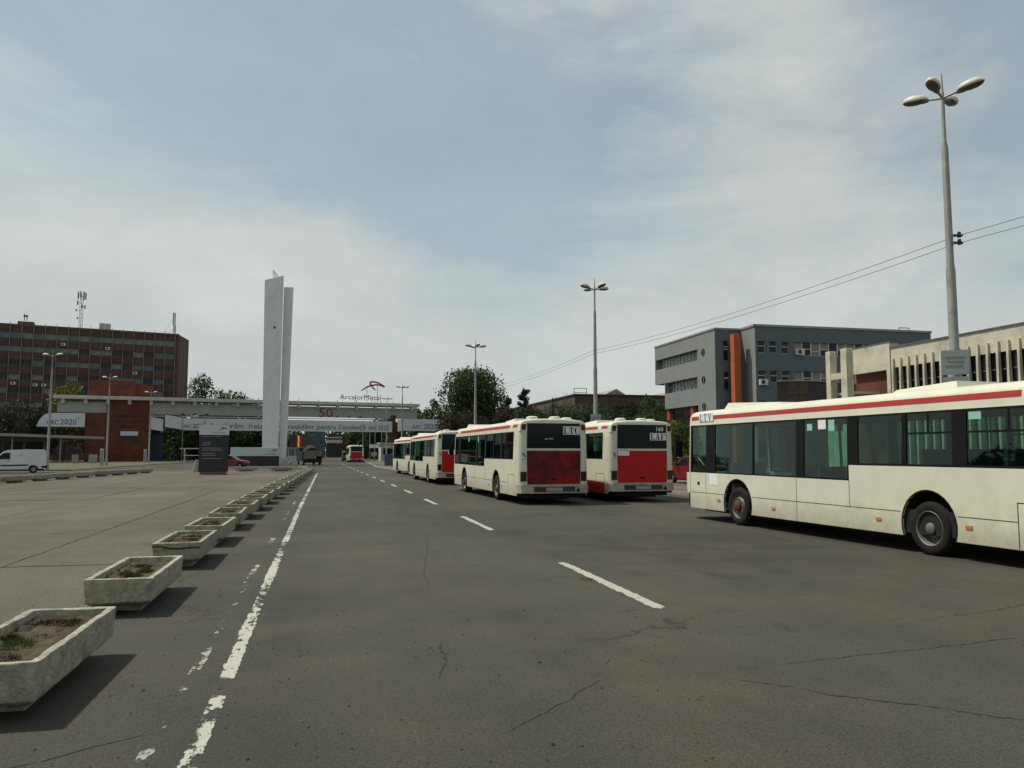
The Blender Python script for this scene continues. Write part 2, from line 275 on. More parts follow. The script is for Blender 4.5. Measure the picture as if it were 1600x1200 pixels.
def screen_mat():
    m = bpy.data.materials.new('screen_picture'); m.use_nodes = True; nt = m.node_tree; N = nt.nodes.new; L = nt.links.new
    b = nt.nodes['Principled BSDF']; b.inputs['Base Color'].default_value = (.01, .005, .005, 1); b.inputs['Roughness'].default_value = .4
    tc = N('ShaderNodeTexCoord'); sp = N('ShaderNodeSeparateXYZ'); L(tc.outputs['Object'], sp.inputs[0])
    n = N('ShaderNodeTexNoise'); n.inputs['Scale'].default_value = 1.2; n.inputs['Detail'].default_value = 5; L(tc.outputs['Object'], n.inputs['Vector'])
    a = N('ShaderNodeMath'); a.operation = 'MULTIPLY_ADD'; L(n.outputs[0], a.inputs[0]); a.inputs[1].default_value = .5; L(sp.outputs[0], a.inputs[2])
    rp = N('ShaderNodeValToRGB'); L(a.outputs[0], rp.inputs[0]); mrn = N('ShaderNodeMapRange'); L(a.outputs[0], mrn.inputs[0]); mrn.inputs[1].default_value = -1.2; mrn.inputs[2].default_value = 1.7; L(mrn.outputs[0], rp.inputs[0])
    e = rp.color_ramp.elements; e[0].position = 0; e[0].color = (.004, .002, .003, 1); e[1].position = 1; e[1].color = (.02, .01, .012, 1)
    for p, c in ((.40, (.008, .002, .002)), (.45, (.40, .09, .015)), (.49, (.62, .36, .10)), (.53, (.12, .008, .006)), (.68, (.03, .003, .004)), (.8, (.012, .004, .005))):
        k = e.new(p); k.color = (*c, 1)
    L(rp.outputs[0], b.inputs['Emission Color']); b.inputs['Emission Strength'].default_value = .9; M['screen_picture'] = m
screen_mat()

# ------------------------------------------------------------------ helpers
class MB:
    def __init__(s): s.v = []; s.f = []; s.sm = []
    def add(s, vs, fs, sm=False):
        b = len(s.v); s.v += [tuple(p) for p in vs]; s.f += [tuple(i + b for i in f) for f in fs]; s.sm += [sm] * len(fs); return s
    def box(s, x0, x1, y0, y1, z0, z1):
        return s.add([(x0, y0, z0), (x1, y0, z0), (x1, y1, z0), (x0, y1, z0), (x0, y0, z1), (x1, y0, z1), (x1, y1, z1), (x0, y1, z1)],
                     [(3, 2, 1, 0), (4, 5, 6, 7), (0, 1, 5, 4), (1, 2, 6, 5), (2, 3, 7, 6), (3, 0, 4, 7)])
    def hexa(s, p):   # 4 bottom + 4 top points
        return s.add(p, [(3, 2, 1, 0), (4, 5, 6, 7), (0, 1, 5, 4), (1, 2, 6, 5), (2, 3, 7, 6), (3, 0, 4, 7)])
    def quad(s, *p): return s.add(p, [(0, 1, 2, 3)])
    def prism(s, poly, fn, a, b):
        """poly of (u, v); fn(u, v, w) -> point; w from a to b."""
        n = len(poly); vs = [fn(u, v, a) for u, v in poly] + [fn(u, v, b) for u, v in poly]
        return s.add(vs, [tuple(range(n - 1, -1, -1)), tuple(range(n, 2 * n))] + [(i, (i + 1) % n, n + (i + 1) % n, n + i) for i in range(n)])
    def tube(s, p0, p1, r0, r1=None, n=8, cap=True):
        r1 = r0 if r1 is None else r1; p0, p1 = Vector(p0), Vector(p1); d = (p1 - p0)
        if d.length < 1e-6: return s
        d.normalize(); a = d.orthogonal().normalized(); b = d.cross(a)
        vs = [p0 + (a * math.cos(t) + b * math.sin(t)) * r0 for t in [2 * math.pi * i / n for i in range(n)]] + [p1 + (a * math.cos(t) + b * math.sin(t)) * r1 for t in [2 * math.pi * i / n for i in range(n)]]
        s.add(vs, [(i, (i + 1) % n, n + (i + 1) % n, n + i) for i in range(n)], True)
        if cap: s.add(vs, [tuple(range(n - 1, -1, -1)), tuple(range(n, 2 * n))])
        return s
    def lathe(s, prof, fn, n=24):
        """prof of (r, h); fn(a, b, h) -> point."""
        k = len(prof); vs = []
        for r_, h in prof: vs += [fn(r_ * math.cos(2 * math.pi * i / n), r_ * math.sin(2 * math.pi * i / n), h) for i in range(n)]
        return s.add(vs, [(j * n + i, j * n + (i + 1) % n, (j + 1) * n + (i + 1) % n, (j + 1) * n + i) for j in range(k - 1) for i in range(n)], True)
    def loft(s, rings, cap0=True, cap1=True, sm=True, closed=True):
        n = len(rings[0]); vs = [p for r_ in rings for p in r_]; m_ = n if closed else n - 1
        s.add(vs, [(j * n + i, j * n + (i + 1) % n, (j + 1) * n + (i + 1) % n, (j + 1) * n + i) for j in range(len(rings) - 1) for i in range(m_)], sm)
        if cap0: s.add(rings[0], [tuple(range(n - 1, -1, -1))])
        if cap1: s.add(rings[-1], [tuple(range(n))])
        return s
    def mesh(s, name, m):
        me = bpy.data.meshes.new(name); me.from_pydata(s.v, [], s.f); me.polygons.foreach_set('use_smooth', s.sm); me.update()
        bm = bmesh.new(); bm.from_mesh(me); bmesh.ops.remove_doubles(bm, verts=bm.verts, dist=1e-5) if any(s.sm) and len(s.f) < 4000 else None; bmesh.ops.recalc_face_normals(bm, faces=bm.faces) if len(s.f) < 4000 else None; bm.to_mesh(me); bm.free()
        if any(s.sm): me.set_sharp_from_angle(angle=R(38))
        if m: me.materials.append(M[m])
        return me
    def build(s, name, m, parent=None): return link(name, s.mesh(name, m), parent)
def link(name, data, parent=None, loc=None, rz=0.):
    o = bpy.data.objects.new(name, data); COL.objects.link(o); o.parent = parent
    if loc is not None: o.location = loc
    if rz: o.rotation_euler = (0, 0, rz)
    return o
def tag(o, label=None, cat=None, group=None, kind=None):
    for k, v in (('label', label), ('category', cat), ('group', group), ('kind', kind)):
        if v: o[k] = v
    return o
def thing(name, label, cat, loc=(0, 0, 0), rz=0., group=None): return tag(link(name, None, None, loc, rz), label, cat, group)
KIDS = {}
def copy_tree(o, parent=None):
    c = o.copy(); COL.objects.link(c); c.parent = parent
    for ch in list(o.children): copy_tree(ch, c)
    return c
def bevel(o, w=.02, seg=2):
    b = o.modifiers.new('bevel', 'BEVEL'); b.width = w; b.segments = seg; b.limit_method = 'ANGLE'; b.angle_limit = R(40); return o
def text_mesh(body, width=None, height=None, depth=.02, bold=0.):
    """Lettering standing in the XZ plane, facing -Y, lower left corner at the origin."""
    c = bpy.data.curves.new('lettering', 'FONT'); c.body = body; c.size = 1; c.extrude = .5; c.offset = bold; c.resolution_u = 3
    o = bpy.data.objects.new('lettering', c); COL.objects.link(o); dg = bpy.context.evaluated_depsgraph_get(); dg.update()
    me = bpy.data.meshes.new_from_object(o.evaluated_get(dg)); bpy.data.objects.remove(o); bpy.data.curves.remove(c)
    xs = [v.co.x for v in me.vertices]; ys = [v.co.y for v in me.vertices]; x0, x1, y0, y1 = min(xs), max(xs), min(ys), max(ys)
    cap = .73
    sx = sy = 1.
    if height: sx = sy = height / cap
    if width: sx = width / (x1 - x0); sy = sy if height else sx
    for v in me.vertices: x, y, z = v.co; v.co = ((x - x0) * sx, -z * depth, y * sy)
    return me
def lettering(body, parent, loc, m, width=None, height=None, depth=.02, rz=0., bold=0., name='lettering'):
    me = text_mesh(body, width, height, depth, bold); me.materials.clear(); me.materials.append(M[m]); return link(name, me, parent, loc, rz)
def wall_open(mb, u0, u1, v0, v1, holes, fn, t):
    """Wall sheet with real openings; fn(u, v, w): w = 0 on the face, w = t at the back of the reveal. holes: (u0, u1, v0, v1)."""
    us = sorted({u0, u1, *[h[0] for h in holes], *[h[1] for h in holes]}); vs = sorted({v0, v1, *[h[2] for h in holes], *[h[3] for h in holes]})
    us = [u for u in us if u0 <= u <= u1]; vs = [v for v in vs if v0 <= v <= v1]
    for a, b in zip(us, us[1:]):
        for c, d in zip(vs, vs[1:]):
            mu, mv = (a + b) / 2, (c + d) / 2
            if any(h[0] < mu < h[1] and h[2] < mv < h[3] for h in holes): continue
            mb.quad(fn(a, c, 0), fn(b, c, 0), fn(b, d, 0), fn(a, d, 0))
    for a, b, c, d in holes:
        for p, q in (((a, c), (b, c)), ((b, c), (b, d)), ((b, d), (a, d)), ((a, d), (a, c))):
            mb.quad(fn(*p, 0), fn(*q, 0), fn(*q, t), fn(*p, t))
    return mb
# ------------------------------------------------------------------ ground, road, lot
def sheet(name, m, x0, x1, y0, y1, z, label=None, parent=None, kind='structure'):
    o = MB().quad((x0, y0, z), (x1, y0, z), (x1, y1, z), (x0, y1, z)).build(name, m, parent)
    if not parent: tag(o, label, None, None, kind)
    return o
sheet('ground', 'ground_earth', -3000, 3000, -600, 3600, -.03, 'dry earth ground stretching to the horizon')
road = sheet('road', 'asphalt', -120, 60, -40, 330, 0., 'cracked grey asphalt road and bus yard')
def strip(pts, w, name, m, parent, z, seed=0, jit=.0, edge=False, taper=False):
    """Flat band along a polyline, with jittered width."""
    rnd = random.Random(seed); vs = []; fs = []; ev = []
    for i, p in enumerate(pts):
        a = Vector(pts[max(0, i - 1)]); b = Vector(pts[min(len(pts) - 1, i + 1)]); d = (b - a).normalized(); n = Vector((-d.y, d.x))
        ww = w * (1 + rnd.uniform(-jit, jit)) * (1 if not taper else max(.15, min(1, 4 * min(i, len(pts) - 1 - i) / len(pts))))
        if edge:
            for k, e in ((-1, 0), (-.55, 1), (.55, 1), (1, 0)): vs.append((p[0] + n.x * ww / 2 * k, p[1] + n.y * ww / 2 * k, z)); ev.append(e if 0 < i < len(pts) - 1 else -.6)
        else:
            for k in (-1, 1): vs.append((p[0] + n.x * ww / 2 * k, p[1] + n.y * ww / 2 * k, z))
    c = 4 if edge else 2
    for i in range(len(pts) - 1):
        for j in range(c - 1): fs.append((i * c + j, (i + 1) * c + j, (i + 1) * c + j + 1, i * c + j + 1))
    me = bpy.data.meshes.new(name); me.from_pydata(vs, [], fs); me.materials.append(M[m])
    if edge:
        at = me.attributes.new('edge', 'FLOAT', 'POINT'); at.data.foreach_set('value', ev)
    return link(name, me, parent)
def jag(p0, p1, step, amp, seed):
    rnd = random.Random(seed); a, b = Vector(p0), Vector(p1); L_ = (b - a).length; n = max(2, int(L_ / step)); d = (b - a).normalized(); q = Vector((-d.y, d.x)); off = 0; out = []
    for i in range(n + 1):
        off = off * .85 + rnd.uniform(-amp, amp); e = min(1, 3 * min(i, n - i) / n)
        out.append(tuple(a + (b - a) * i / n + q * off * e))
    return out
xl = lambda y: -.70 + max(0, y - 27) * .005
strip([(xl(y), y) for y in [2 + .35 * i for i in range(14)]], .17, 'lane_marking', 'line_paint_broken', road, .004, 1, .05, True)
strip([(xl(y), y) for y in [6.45 + .35 * i for i in range(178)]], .17, 'lane_marking', 'line_paint_worn', road, .004, 1, .05, True)
strip([(xl(y) - .27, y) for y in [2 + .6 * i for i in range(60)]], .13, 'lane_marking', 'line_paint_ghost', road, .004, 2, .2, True)
dashes = [(8.4, 12.5), (17.6, 22.0), (26.9, 30.3), (34.4, 37.7), (41, 44.4), (48, 51.4)] + [(55 + 7.2 * i, 58.4 + 7.2 * i) for i in range(10)]
for i, (a, b) in enumerate(dashes):
    a, b = a - .22, b + .22
    x = 3.72 if a < 32 else 3.72 - (a - 32) * .012
    strip([(x + .01, a + .35 * k * (b - a) / 4) for k in range(0)] + [(x, a + (b - a) * k / 8) for k in range(9)], .19, 'lane_marking', 'line_paint', road, .004, i, .05, True)
# turn arrow, faded
strip([(.9, 46.0), (.9, 48.6)], .22, 'arrow_marking', 'line_paint', road, .004, 3, 0, True)
MB().add([(.2, 48.6, .004), (1.6, 48.6, .004), (.9, 50.2, .004)], [(0, 1, 2)]).build('arrow_marking', 'line_paint', road)
for y in (88, 92.5): strip([(-.4 + .4 * k, y) for k in range(4)], .5, 'lane_marking', 'line_paint', road, .004, 4, .1, True)
for i, (a, b, w) in enumerate([((3.0, 6.0), (10.2, 6.9), .010), ((5.6, 7.2), (11.5, 8.7), .012), ((1.2, 9.4), (2.2, 17.5), .008), ((-2.6, 4.5), (-.9, 5.6), .012), ((2.6, 13.2), (7.6, 14.0), .010), ((5.1, 3.9), (2.9, 6.0), .014), ((4.6, 10.4), (9.0, 10.1), .009), ((.9, 6.3), (1.1, 7.6), .02), ((1.6, 21), (5.4, 24.5), .025), ((1.1, 5.0), (2.2, 6.1), .012)]):
    strip(jag(a, b, .05, .02, i), w, 'crack', 'crack_fill', road, .003, i, .9, False, True)
lot = sheet('parking_lot', 'joint_dirt', -17.4, -2.15, 1.4, 81.4, .004, 'worn concrete slab parking lot beside the planter row')
XS = [-2.16, -4.7, -8.4, -12.45, -17.3]; YS = [1.4 + 6.15 * i for i in range(14)]
def jx(i, j): r_ = random.Random(i * 31 + j); return (XS[i] + (r_.uniform(-.02, .02) if 0 < i < 4 else 0), YS[j] + r_.uniform(-.02, .02))
for i in range(4):
    for j in range(13):
        c = [jx(i + 1, j), jx(i, j), jx(i, j + 1), jx(i + 1, j + 1)]; z = .012 + random.Random(i * 7 + j).uniform(0, .006)
        rr = random.Random(i * 100 + j); g = [rr.uniform(.002, .014) for _ in range(4)]
        p = [(c[0][0] + g[0], c[0][1] + g[1]), (c[1][0] - g[2] * (i > 0), c[1][1] + g[1]), (c[2][0] - g[2] * (i > 0), c[2][1] - g[3]), (c[3][0] + g[0], c[3][1] - g[3])]
        MB().hexa([(x, y, .0045) for x, y in p] + [(x, y, z) for x, y in p]).build('slab', 'slab_concrete', lot)
for i, (a, b, w) in enumerate([((-4.72, 7.6), (-4.68, 38), .07), ((-8.42, 26), (-8.36, 62), .06), ((-12.46, 30), (-12.4, 66), .06), ((-12.3, 32.2), (-5.0, 32.1), .05), ((-6.4, 19.3), (-4.7, 19.1), .035), ((-4.7, 13.8), (-2.7, 13.7), .03), ((-10.4, 44.5), (-6.2, 44.4), .05), ((-9.5, 22), (-6, 27), .03), ((-7.5, 12.5), (-5, 15.5), .02), ((-14, 44), (-9, 41), .03), ((-4.6, 22), (-3.0, 24.5), .03)]):
    strip(jag(a, b, .13, .022, i + 40), w * .6, 'crack', 'joint_dirt', lot, .0205, i, 1.0, False, True)
for i, pl in enumerate(([(5.6, 13.6), (9.0, 13.2), (9.2, 15.9), (5.5, 16.4)],)):
    q = []
    for k in range(4): q += jag(pl[k], pl[(k + 1) % 4], .12, .025, 70 + i * 4 + k)[:-1]
    MB().add([(x, y, .0022) for x, y in q], [tuple(range(len(q)))]).build('repair_patch', 'asphalt_patch', road)
deb = MB(); rnd = random.Random(21)
for k in range(900):
    r_ = rnd.random()
    if r_ < .45: x, y = -2.1 + rnd.gauss(0, .55), rnd.uniform(3.2, 26)
    elif r_ < .75: x, y = rnd.uniform(-1.6, 3.0), rnd.uniform(3.2, 9)
    else: x, y = rnd.uniform(-9, 9), rnd.uniform(3.5, 22)
    s_ = rnd.uniform(.004, .013) * (1.6 if rnd.random() < .08 else 1); z0 = .018 if x < -2.16 else .001; a = rnd.uniform(0, 3.1); c, sn = math.cos(a) * s_, math.sin(a) * s_
    deb.add([(x - c, y - sn, z0), (x + sn, y - c, z0), (x + c, y + sn, z0), (x - sn, y + c, z0), (x, y, z0 + s_ * rnd.uniform(.4, 1.0))], [(0, 1, 4), (1, 2, 4), (2, 3, 4), (3, 0, 4)])
tag(deb.build('gravel', 'debris'), 'scattered dark grit and crumbs on the asphalt', 'grit', None, 'stuff')
# verge and pavement with kerbs
def raised(name, poly, m, z, label, kerb_m='kerb_stone', kerb=None):
    n = len(poly); o = MB().prism(poly, lambda u, v, w: (u, v, w), -.02, z).build(name, m); tag(o, label, None, None, 'structure')
    if kerb:
        for a, b in kerb:
            a, b = Vector(poly[a]), Vector(poly[b]); d = (b - a); k = max(1, int(d.length / 2.0)); d.normalize(); q = Vector((d.y, -d.x))
            for i in range(k):
                s0 = a + (b - a) * i / k + d * .008; s1 = a + (b - a) * (i + 1) / k - d * .008
                MB().prism([tuple(s0 + q * .15), tuple(s1 + q * .15), tuple(s1 - q * .003), tuple(s0 - q * .003)], lambda u, v, w: (u, v, w), -.02, z + .012).build('kerb_stone', kerb_m, o)
raised('verge', [(-23.3, 84), (-23.3, 122), (-21.5, 143), (-26, 150), (-80, 141), (-80, 84)], 'verge_grass', .10, 'dry yellowish grass verge with kerb below the brick gatehouse', kerb=[(1, 0), (2, 1)])
raised('pavement', [(7.4, 75.2), (6.75, 78), (6.3, 87), (5.9, 95), (6.9, 128), (7.4, 175), (40, 175), (40, 76)], 'slab_concrete', .12, 'pale pavement island with kerb in front of blue hoarding', kerb=[(0, 1), (1, 2), (2, 3), (3, 4), (4, 5)])
raised('pavement', [(14.9, -30), (14.2, 40), (13.1, 64), (60, 64), (60, -30)], 'slab_concrete', .12, 'pavement behind the parked buses', kerb=[(0, 1), (1, 2)])

# ------------------------------------------------------------------ planters
def ring(hx, hy, z, nx, ny, ch=.008):
    p = []
    for i in range(nx): p.append((-hx + ch + (2 * hx - 2 * ch) * i / (nx - 1), -hy, z))
    for i in range(ny): p.append((hx, -hy + ch + (2 * hy - 2 * ch) * i / (ny - 1), z))
    for i in range(nx): p.append((hx - ch - (2 * hx - 2 * ch) * i / (nx - 1), hy, z))
    for i in range(ny): p.append((-hx, hy - ch - (2 * hy - 2 * ch) * i / (ny - 1), z))
    return p
def planter_proto(seed):
    rnd = random.Random(seed); nx, ny = 12, 26
    def rough(rs, amp, fr):
        out = []
        for r_ in rs:
            q = []
            for p in r_:
                v = Vector(p); n_ = noise.noise_vector(v * fr + Vector((seed * 7.3, 0, 0))); n2 = noise.noise_vector(v * fr * 4 + Vector((0, seed * 3.1, 0)))
                v += n_ * amp + n2 * amp * .5
                if p[2] > .38: v.z -= max(0, noise.noise(v * 9 + Vector((seed, 0, 0))) - .35) * .022
                q.append(tuple(v))
            out.append(q)
        return out
    body = MB().loft(rough([ring(.29, .82, .10, nx, ny), ring(.315, .86, .102, nx, ny), ring(.377, .94, .150, nx, ny), ring(.382, .947, .17, nx, ny), ring(.385, .955, .25, nx, ny), ring(.392, .966, .33, nx, ny), ring(.398, .975, .394, nx, ny), ring(.394, .971, .401, nx, ny), ring(.37, .945, .403, nx, ny), ring(.332, .91, .401, nx, ny), ring(.326, .904, .396, nx, ny), ring(.322, .90, .34, nx, ny), ring(.318, .895, .26, nx, ny)], 0.0058, 8), True, False)
    foot = MB().loft(rough([ring(.19, .60, 0, nx, ny), ring(.19, .60, .11, nx, ny)], .004, 5), True, True)
    g = MB(); A, B = 16, 40; vs = []
    for j in range(B + 1):
        for i in range(A + 1):
            x = -.312 + .624 * i / A; y = -.89 + 1.78 * j / B
            vs.append((x, y, .335 + noise.noise(Vector((x * 4, y * 4, seed))) * .03 + noise.noise(Vector((x * 13, y * 13, seed))) * .026 + noise.noise(Vector((x * 31, y * 31, seed))) * .012))
    g.add(vs, [(j * (A + 1) + i, j * (A + 1) + i + 1, (j + 1) * (A + 1) + i + 1, (j + 1) * (A + 1) + i) for j in range(B) for i in range(A)], True)
    def blades(n, spots, hmax, w):
        b = MB()
        for k in range(n):
            sx, sy, sr = spots[k % len(spots)]; a = rnd.uniform(0, 6.28); d = sr * math.sqrt(rnd.random()); x = max(-.29, min(.29, sx + d * math.cos(a))); y = max(-.86, min(.86, sy + d * math.sin(a)))
            h = hmax * rnd.uniform(.35, 1) * (1 - .6 * d / sr); t = rnd.uniform(0, 6.28); ln = rnd.uniform(.2, .9) * h; z = .315; ww = w * rnd.uniform(.6, 1.4)
            px, py = math.cos(t) * ww, math.sin(t) * ww; lx, ly = -math.sin(t) * ln * rnd.choice((-1, 1)), math.cos(t) * ln
            b.add([(x - px, y - py, z), (x + px, y + py, z), (x + lx * .5 + px * .7, y + ly * .5 + py * .7, z + h * .6), (x + lx, y + ly, z + h), (x + lx * .5 - px * .7, y + ly * .5 - py * .7, z + h * .6)], [(0, 1, 2, 3, 4)])
        return b
    sp = [[(.05, .12, .13), (-.02, -.12, .16), (.1, .3, .10), (-.14, .0, .12), (-.1, -.3, .10)], [(.08, .0, .12), (-.12, -.15, .1)], [(.0, .1, .1)], [(.1, .4, .14), (-.1, -.4, .12)], [(0, .2, .25), (0, -.4, .2)]][seed % 5]
    dry = [[(-.12, .62, .20), (-.1, -.55, .22), (-.22, .1, .1), (.12, .62, .12)], [(-.05, .45, .25), (.0, -.35, .15)], [(0, 0, .3), (0, .5, .25)], [(.05, 0, .3)], [(0, .5, .25), (.1, -.6, .15)]][seed % 5]
    return [('body', body.mesh('body', 'planter_concrete')), ('foot', foot.mesh('foot', 'planter_concrete')), ('soil', g.mesh('soil', 'soil')),
            ('weeds', blades([1500, 700, 60, 300, 400][seed % 5], sp, [.07, .11, .04, .05, .05][seed % 5], .005).mesh('weeds', 'weed_green')), ('dry_weeds', blades([2600, 1500, 1700, 900, 600][seed % 5], dry, .085, .0045).mesh('dry_weeds', 'weed_dry'))]
PROTO = [planter_proto(k) for k in range(5)]
def planter(k, x, y, rz, label, group, weeds=True):
    t = thing('planter', label, 'planter', (x, y, 0), rz, group)
    t.scale = (.87, 1, 1); t.rotation_euler.y = R(random.uniform(-.7, .7))
    for n_, me in PROTO[k]:
        if not weeds and 'weeds' in n_: continue
        o = link(n_, me, t)
        if 'weeds' in n_: o['kind'] = 'stuff'
    return t
ORD = 'first second third fourth fifth sixth seventh eighth ninth tenth eleventh twelfth thirteenth fourteenth fifteenth sixteenth seventeenth eighteenth nineteenth twentieth twenty-first twenty-second'.split()
rowlab = 'weathered concrete planter, %s from the weedy end of the row along the white line'
py = [6.82, 10.38, 13.9, 16.79, 19.9, 22.95, 26.0, 29.1, 32.1, 35.2, 38.2, 41.3, 44.4, 47.4, 50.5, 53.5, 56.6, 59.7, 62.7, 65.8, 68.8, 71.9]
for i, y in enumerate(py):
    x = -2.105 + max(0, y - 25) * .02 + random.uniform(-.03, .03) * (i > 2)
    k = (0, 1, 2)[i] if i < 3 else random.choice((1, 2, 3, 4))
    lab = {0: 'concrete planter with spreading green weeds, at the end of the row beside the broken line', 1: 'concrete planter with one small green tuft, second from the end of the row', 2: 'concrete planter with a cracked end and bare brown soil'}.get(i, rowlab % ORD[i])
    t = planter(k, x, y, R(random.uniform(-1, 1)), lab, 'planters along the solid white line', i < 12)
    if i == 2:
        cr = [(-.40, .36), (-.25, .365), (-.12, .33), (.05, .325), (.22, .335), (.38, .33)]
        MB().prism(cr + [(u, v - .012 - .008 * (1 - abs(u))) for u, v in reversed(cr)], lambda u, v, w: (u, w, v), -.974, -.955).build('crack', 'crack_fill', t)
# row across the lot, by the side road
for i in range(9):
    y = 48.2 + 3.05 * i; x = -17.0 + (y - 49) * .125
    planter(random.choice((1, 2, 3, 4)), x - .45, y, R(-7), 'concrete planter in the side street row, %s from the black totem end' % ORD[8 - i], 'planters by the side street', False)
for (x, y, rz) in ((-6.9, 77.2, 88), (-3.7, 76.6, 92), (-10.6, 78.2, 86), (-1.6, 80.5, 30)):
    planter(random.choice((2, 4)), x, y, R(rz), 'concrete planter at the far end of the lot, ' + {-6.9: 'crosswise before the sign wall', -3.7: 'crosswise before the monument', -10.6: 'crosswise behind the totem sign', -1.6: 'askew where the white line ends'}[x], 'planters closing off the lot', False)
for (x, y, a, l) in ((-2.05, 4.75, .5, .22), (3.55, 10.6, 1.2, .13)):
    tw = MB(); rnd = random.Random(int(x * 10))
    for k in range(16):
        p = Vector((x + rnd.uniform(-l, l) * math.cos(a), y + rnd.uniform(-l, l) * math.sin(a), .012)); q = p + Vector((rnd.uniform(-.09, .09), rnd.uniform(-.05, .05), rnd.uniform(.005, .02))); tw.tube(p, q, .004, .002, 4)
    tag(tw.build('twig', 'bark'), 'dry brown twig litter lying on the asphalt ' + ('beside the weedy planter' if x < 0 else 'on the white lane dash'), 'twig')

# ------------------------------------------------------------------ street lamps
def luminaire(mb_shell, mb_lens, ang, r0, z, tilt, L_=.70):
    c, s_ = math.cos(ang), math.sin(ang); ct, st = math.cos(tilt), math.sin(tilt)
    def T(u, v, w): u2 = u * ct - w * st; w2 = u * st + w * ct; return ((r0 + u2) * c - v * s_, (r0 + u2) * s_ + v * c, z + w2)
    n = 12
    prof = [(0, .05), (.04, .09), (.14, .13), (.32, .158), (.50, .15), (.62, .11), (.70, .02)]
    up = []; dn = []
    for u, h in prof:
        u *= L_ / .7
        up.append([T(u, h * math.cos(a), h * (1.0 if math.sin(a) > 0 else .45) * math.sin(a)) for a in [-.5 + (math.pi + 1.0) * i / n for i in range(n + 1)]])
        dn.append([T(u, h * .86 * math.cos(a), -h * .23 - h * .45 * math.sin(a)) for a in [math.pi * i / n for i in range(n + 1)]])
    mb_shell.loft(up, True, True, True, False); mb_lens.loft(dn[2:], True, True, True, False)
def lamp(x, y, z_, heads, ang, label, group, pole='galvanised', H_=11., plate=None):
    t = thing('street_lamp', label, 'street lamp', (x, y, z_), 0, group)
    p = MB(); zs = [(0, .15), (.9, .15), (.95, .12), (6.35, .112), (6.5, .092), (9.55, .082), (9.75, .048), (H_, .045), (H_ + .1, .03), (H_ + .55, .016)]
    p.lathe([(r_, h) for h, r_ in zs], lambda a, b, h: (a, b, h), 14); p.build('pole', pole, t)
    for k in range(heads):
        a = ang + 2 * math.pi * k / heads
        MB().tube((0, 0, H_ - .1), (.40 * math.cos(a), .40 * math.sin(a), H_ - .03), .032, .030, 8).build('arm', pole, t)
        sh, le = MB(), MB(); luminaire(sh, le, a, .37, H_, R(6), .62); lh = sh.build('lamp_head', 'lamp_shell', t); le.build('lens', 'lamp_lens', lh); MB().tube((.34 * math.cos(a), .34 * math.sin(a), H_ - .04), (.50 * math.cos(a), .50 * math.sin(a), H_ - .03), .055, .075, 8).build('socket', 'frame_dark', lh)
    if plate:
        for (zz0, zz1, w, off) in plate:
            b = MB().box(-w / 2, w / 2, -.035, 0, zz0, zz1).build('sign_plate', 'sign_plate', t); va = math.atan2(x, y); b.rotation_euler = (R(0), 0, -va + off); b.location = (-.16 * math.sin(va), -.16 * math.cos(va), 0)
            if zz1 - zz0 > .5:
                for q in range(4 if w < .62 else 3):
                    hh = zz1 - .20 - q * .11; MB().box(-w * .36 + .05 * (q % 2), w * .36 - .03 * q, -.040, -.037, hh, hh + .035).build('lettering', 'sign_text', b)
    return t
lamp(15.46, 16.98, 0, 4, R(31), 'grey four-headed street lamp with two small notice plates behind the LTV bus', 'lamps behind the parked buses', plate=[(3.68, 4.30, .62, .12), (3.36, 3.63, .56, .1)])
lamp(14.73, 42.37, 0, 4, R(18), 'grey four-headed street lamp with one notice plate behind the LTC bus', 'lamps behind the parked buses', plate=[(3.22, 3.87, .58, 0)])
lamp(12.78, 68.47, 0, 4, R(8), 'grey four-headed street lamp standing before the big round tree', 'lamps behind the parked buses')
lamp(10.9, 115.66, .1, 4, R(8), 'grey four-headed street lamp beside the right-end banner of the gate'.replace('right-end ', 'short '), 'lamps behind the parked buses')
lamp(10.69, 141.68, .1, 4, R(8), 'grey four-headed street lamp close before the brick gate pillar', 'lamps behind the parked buses')
lamp(-25.6, 84.68, .08, 2, R(-14), 'pale two-headed street lamp behind the white van', 'lamps on the grass verge', 'pole_pale')
lamp(-26.3, 108.9, .08, 2, R(-14), 'pale two-headed street lamp before the lettered brick gatehouse wall', 'lamps on the grass verge', 'pole_pale')
lamp(-26.5, 134.7, .08, 2, R(-14), 'pale two-headed street lamp at the edge of the brick gatehouse', 'lamps on the grass verge', 'pole_pale')
for (x, y, w) in ((-26.62, 108.5, .32), (-26.82, 134.2, .3)):
    c = thing('control_cabinet', 'narrow pale cabinet at the foot of the lamp ' + ('before the lettered brick wall' if y < 120 else 'at the gatehouse edge'), 'cabinet', (x, y, .1))
    bevel(MB().box(-w, w * .2, -.2, .2, 0, 2.05).build('body', 'white_concrete', c), .03); MB().box(-w * .85, w * .08, -.215, -.203, .2, 1.85).build('door', 'galvanised', c)
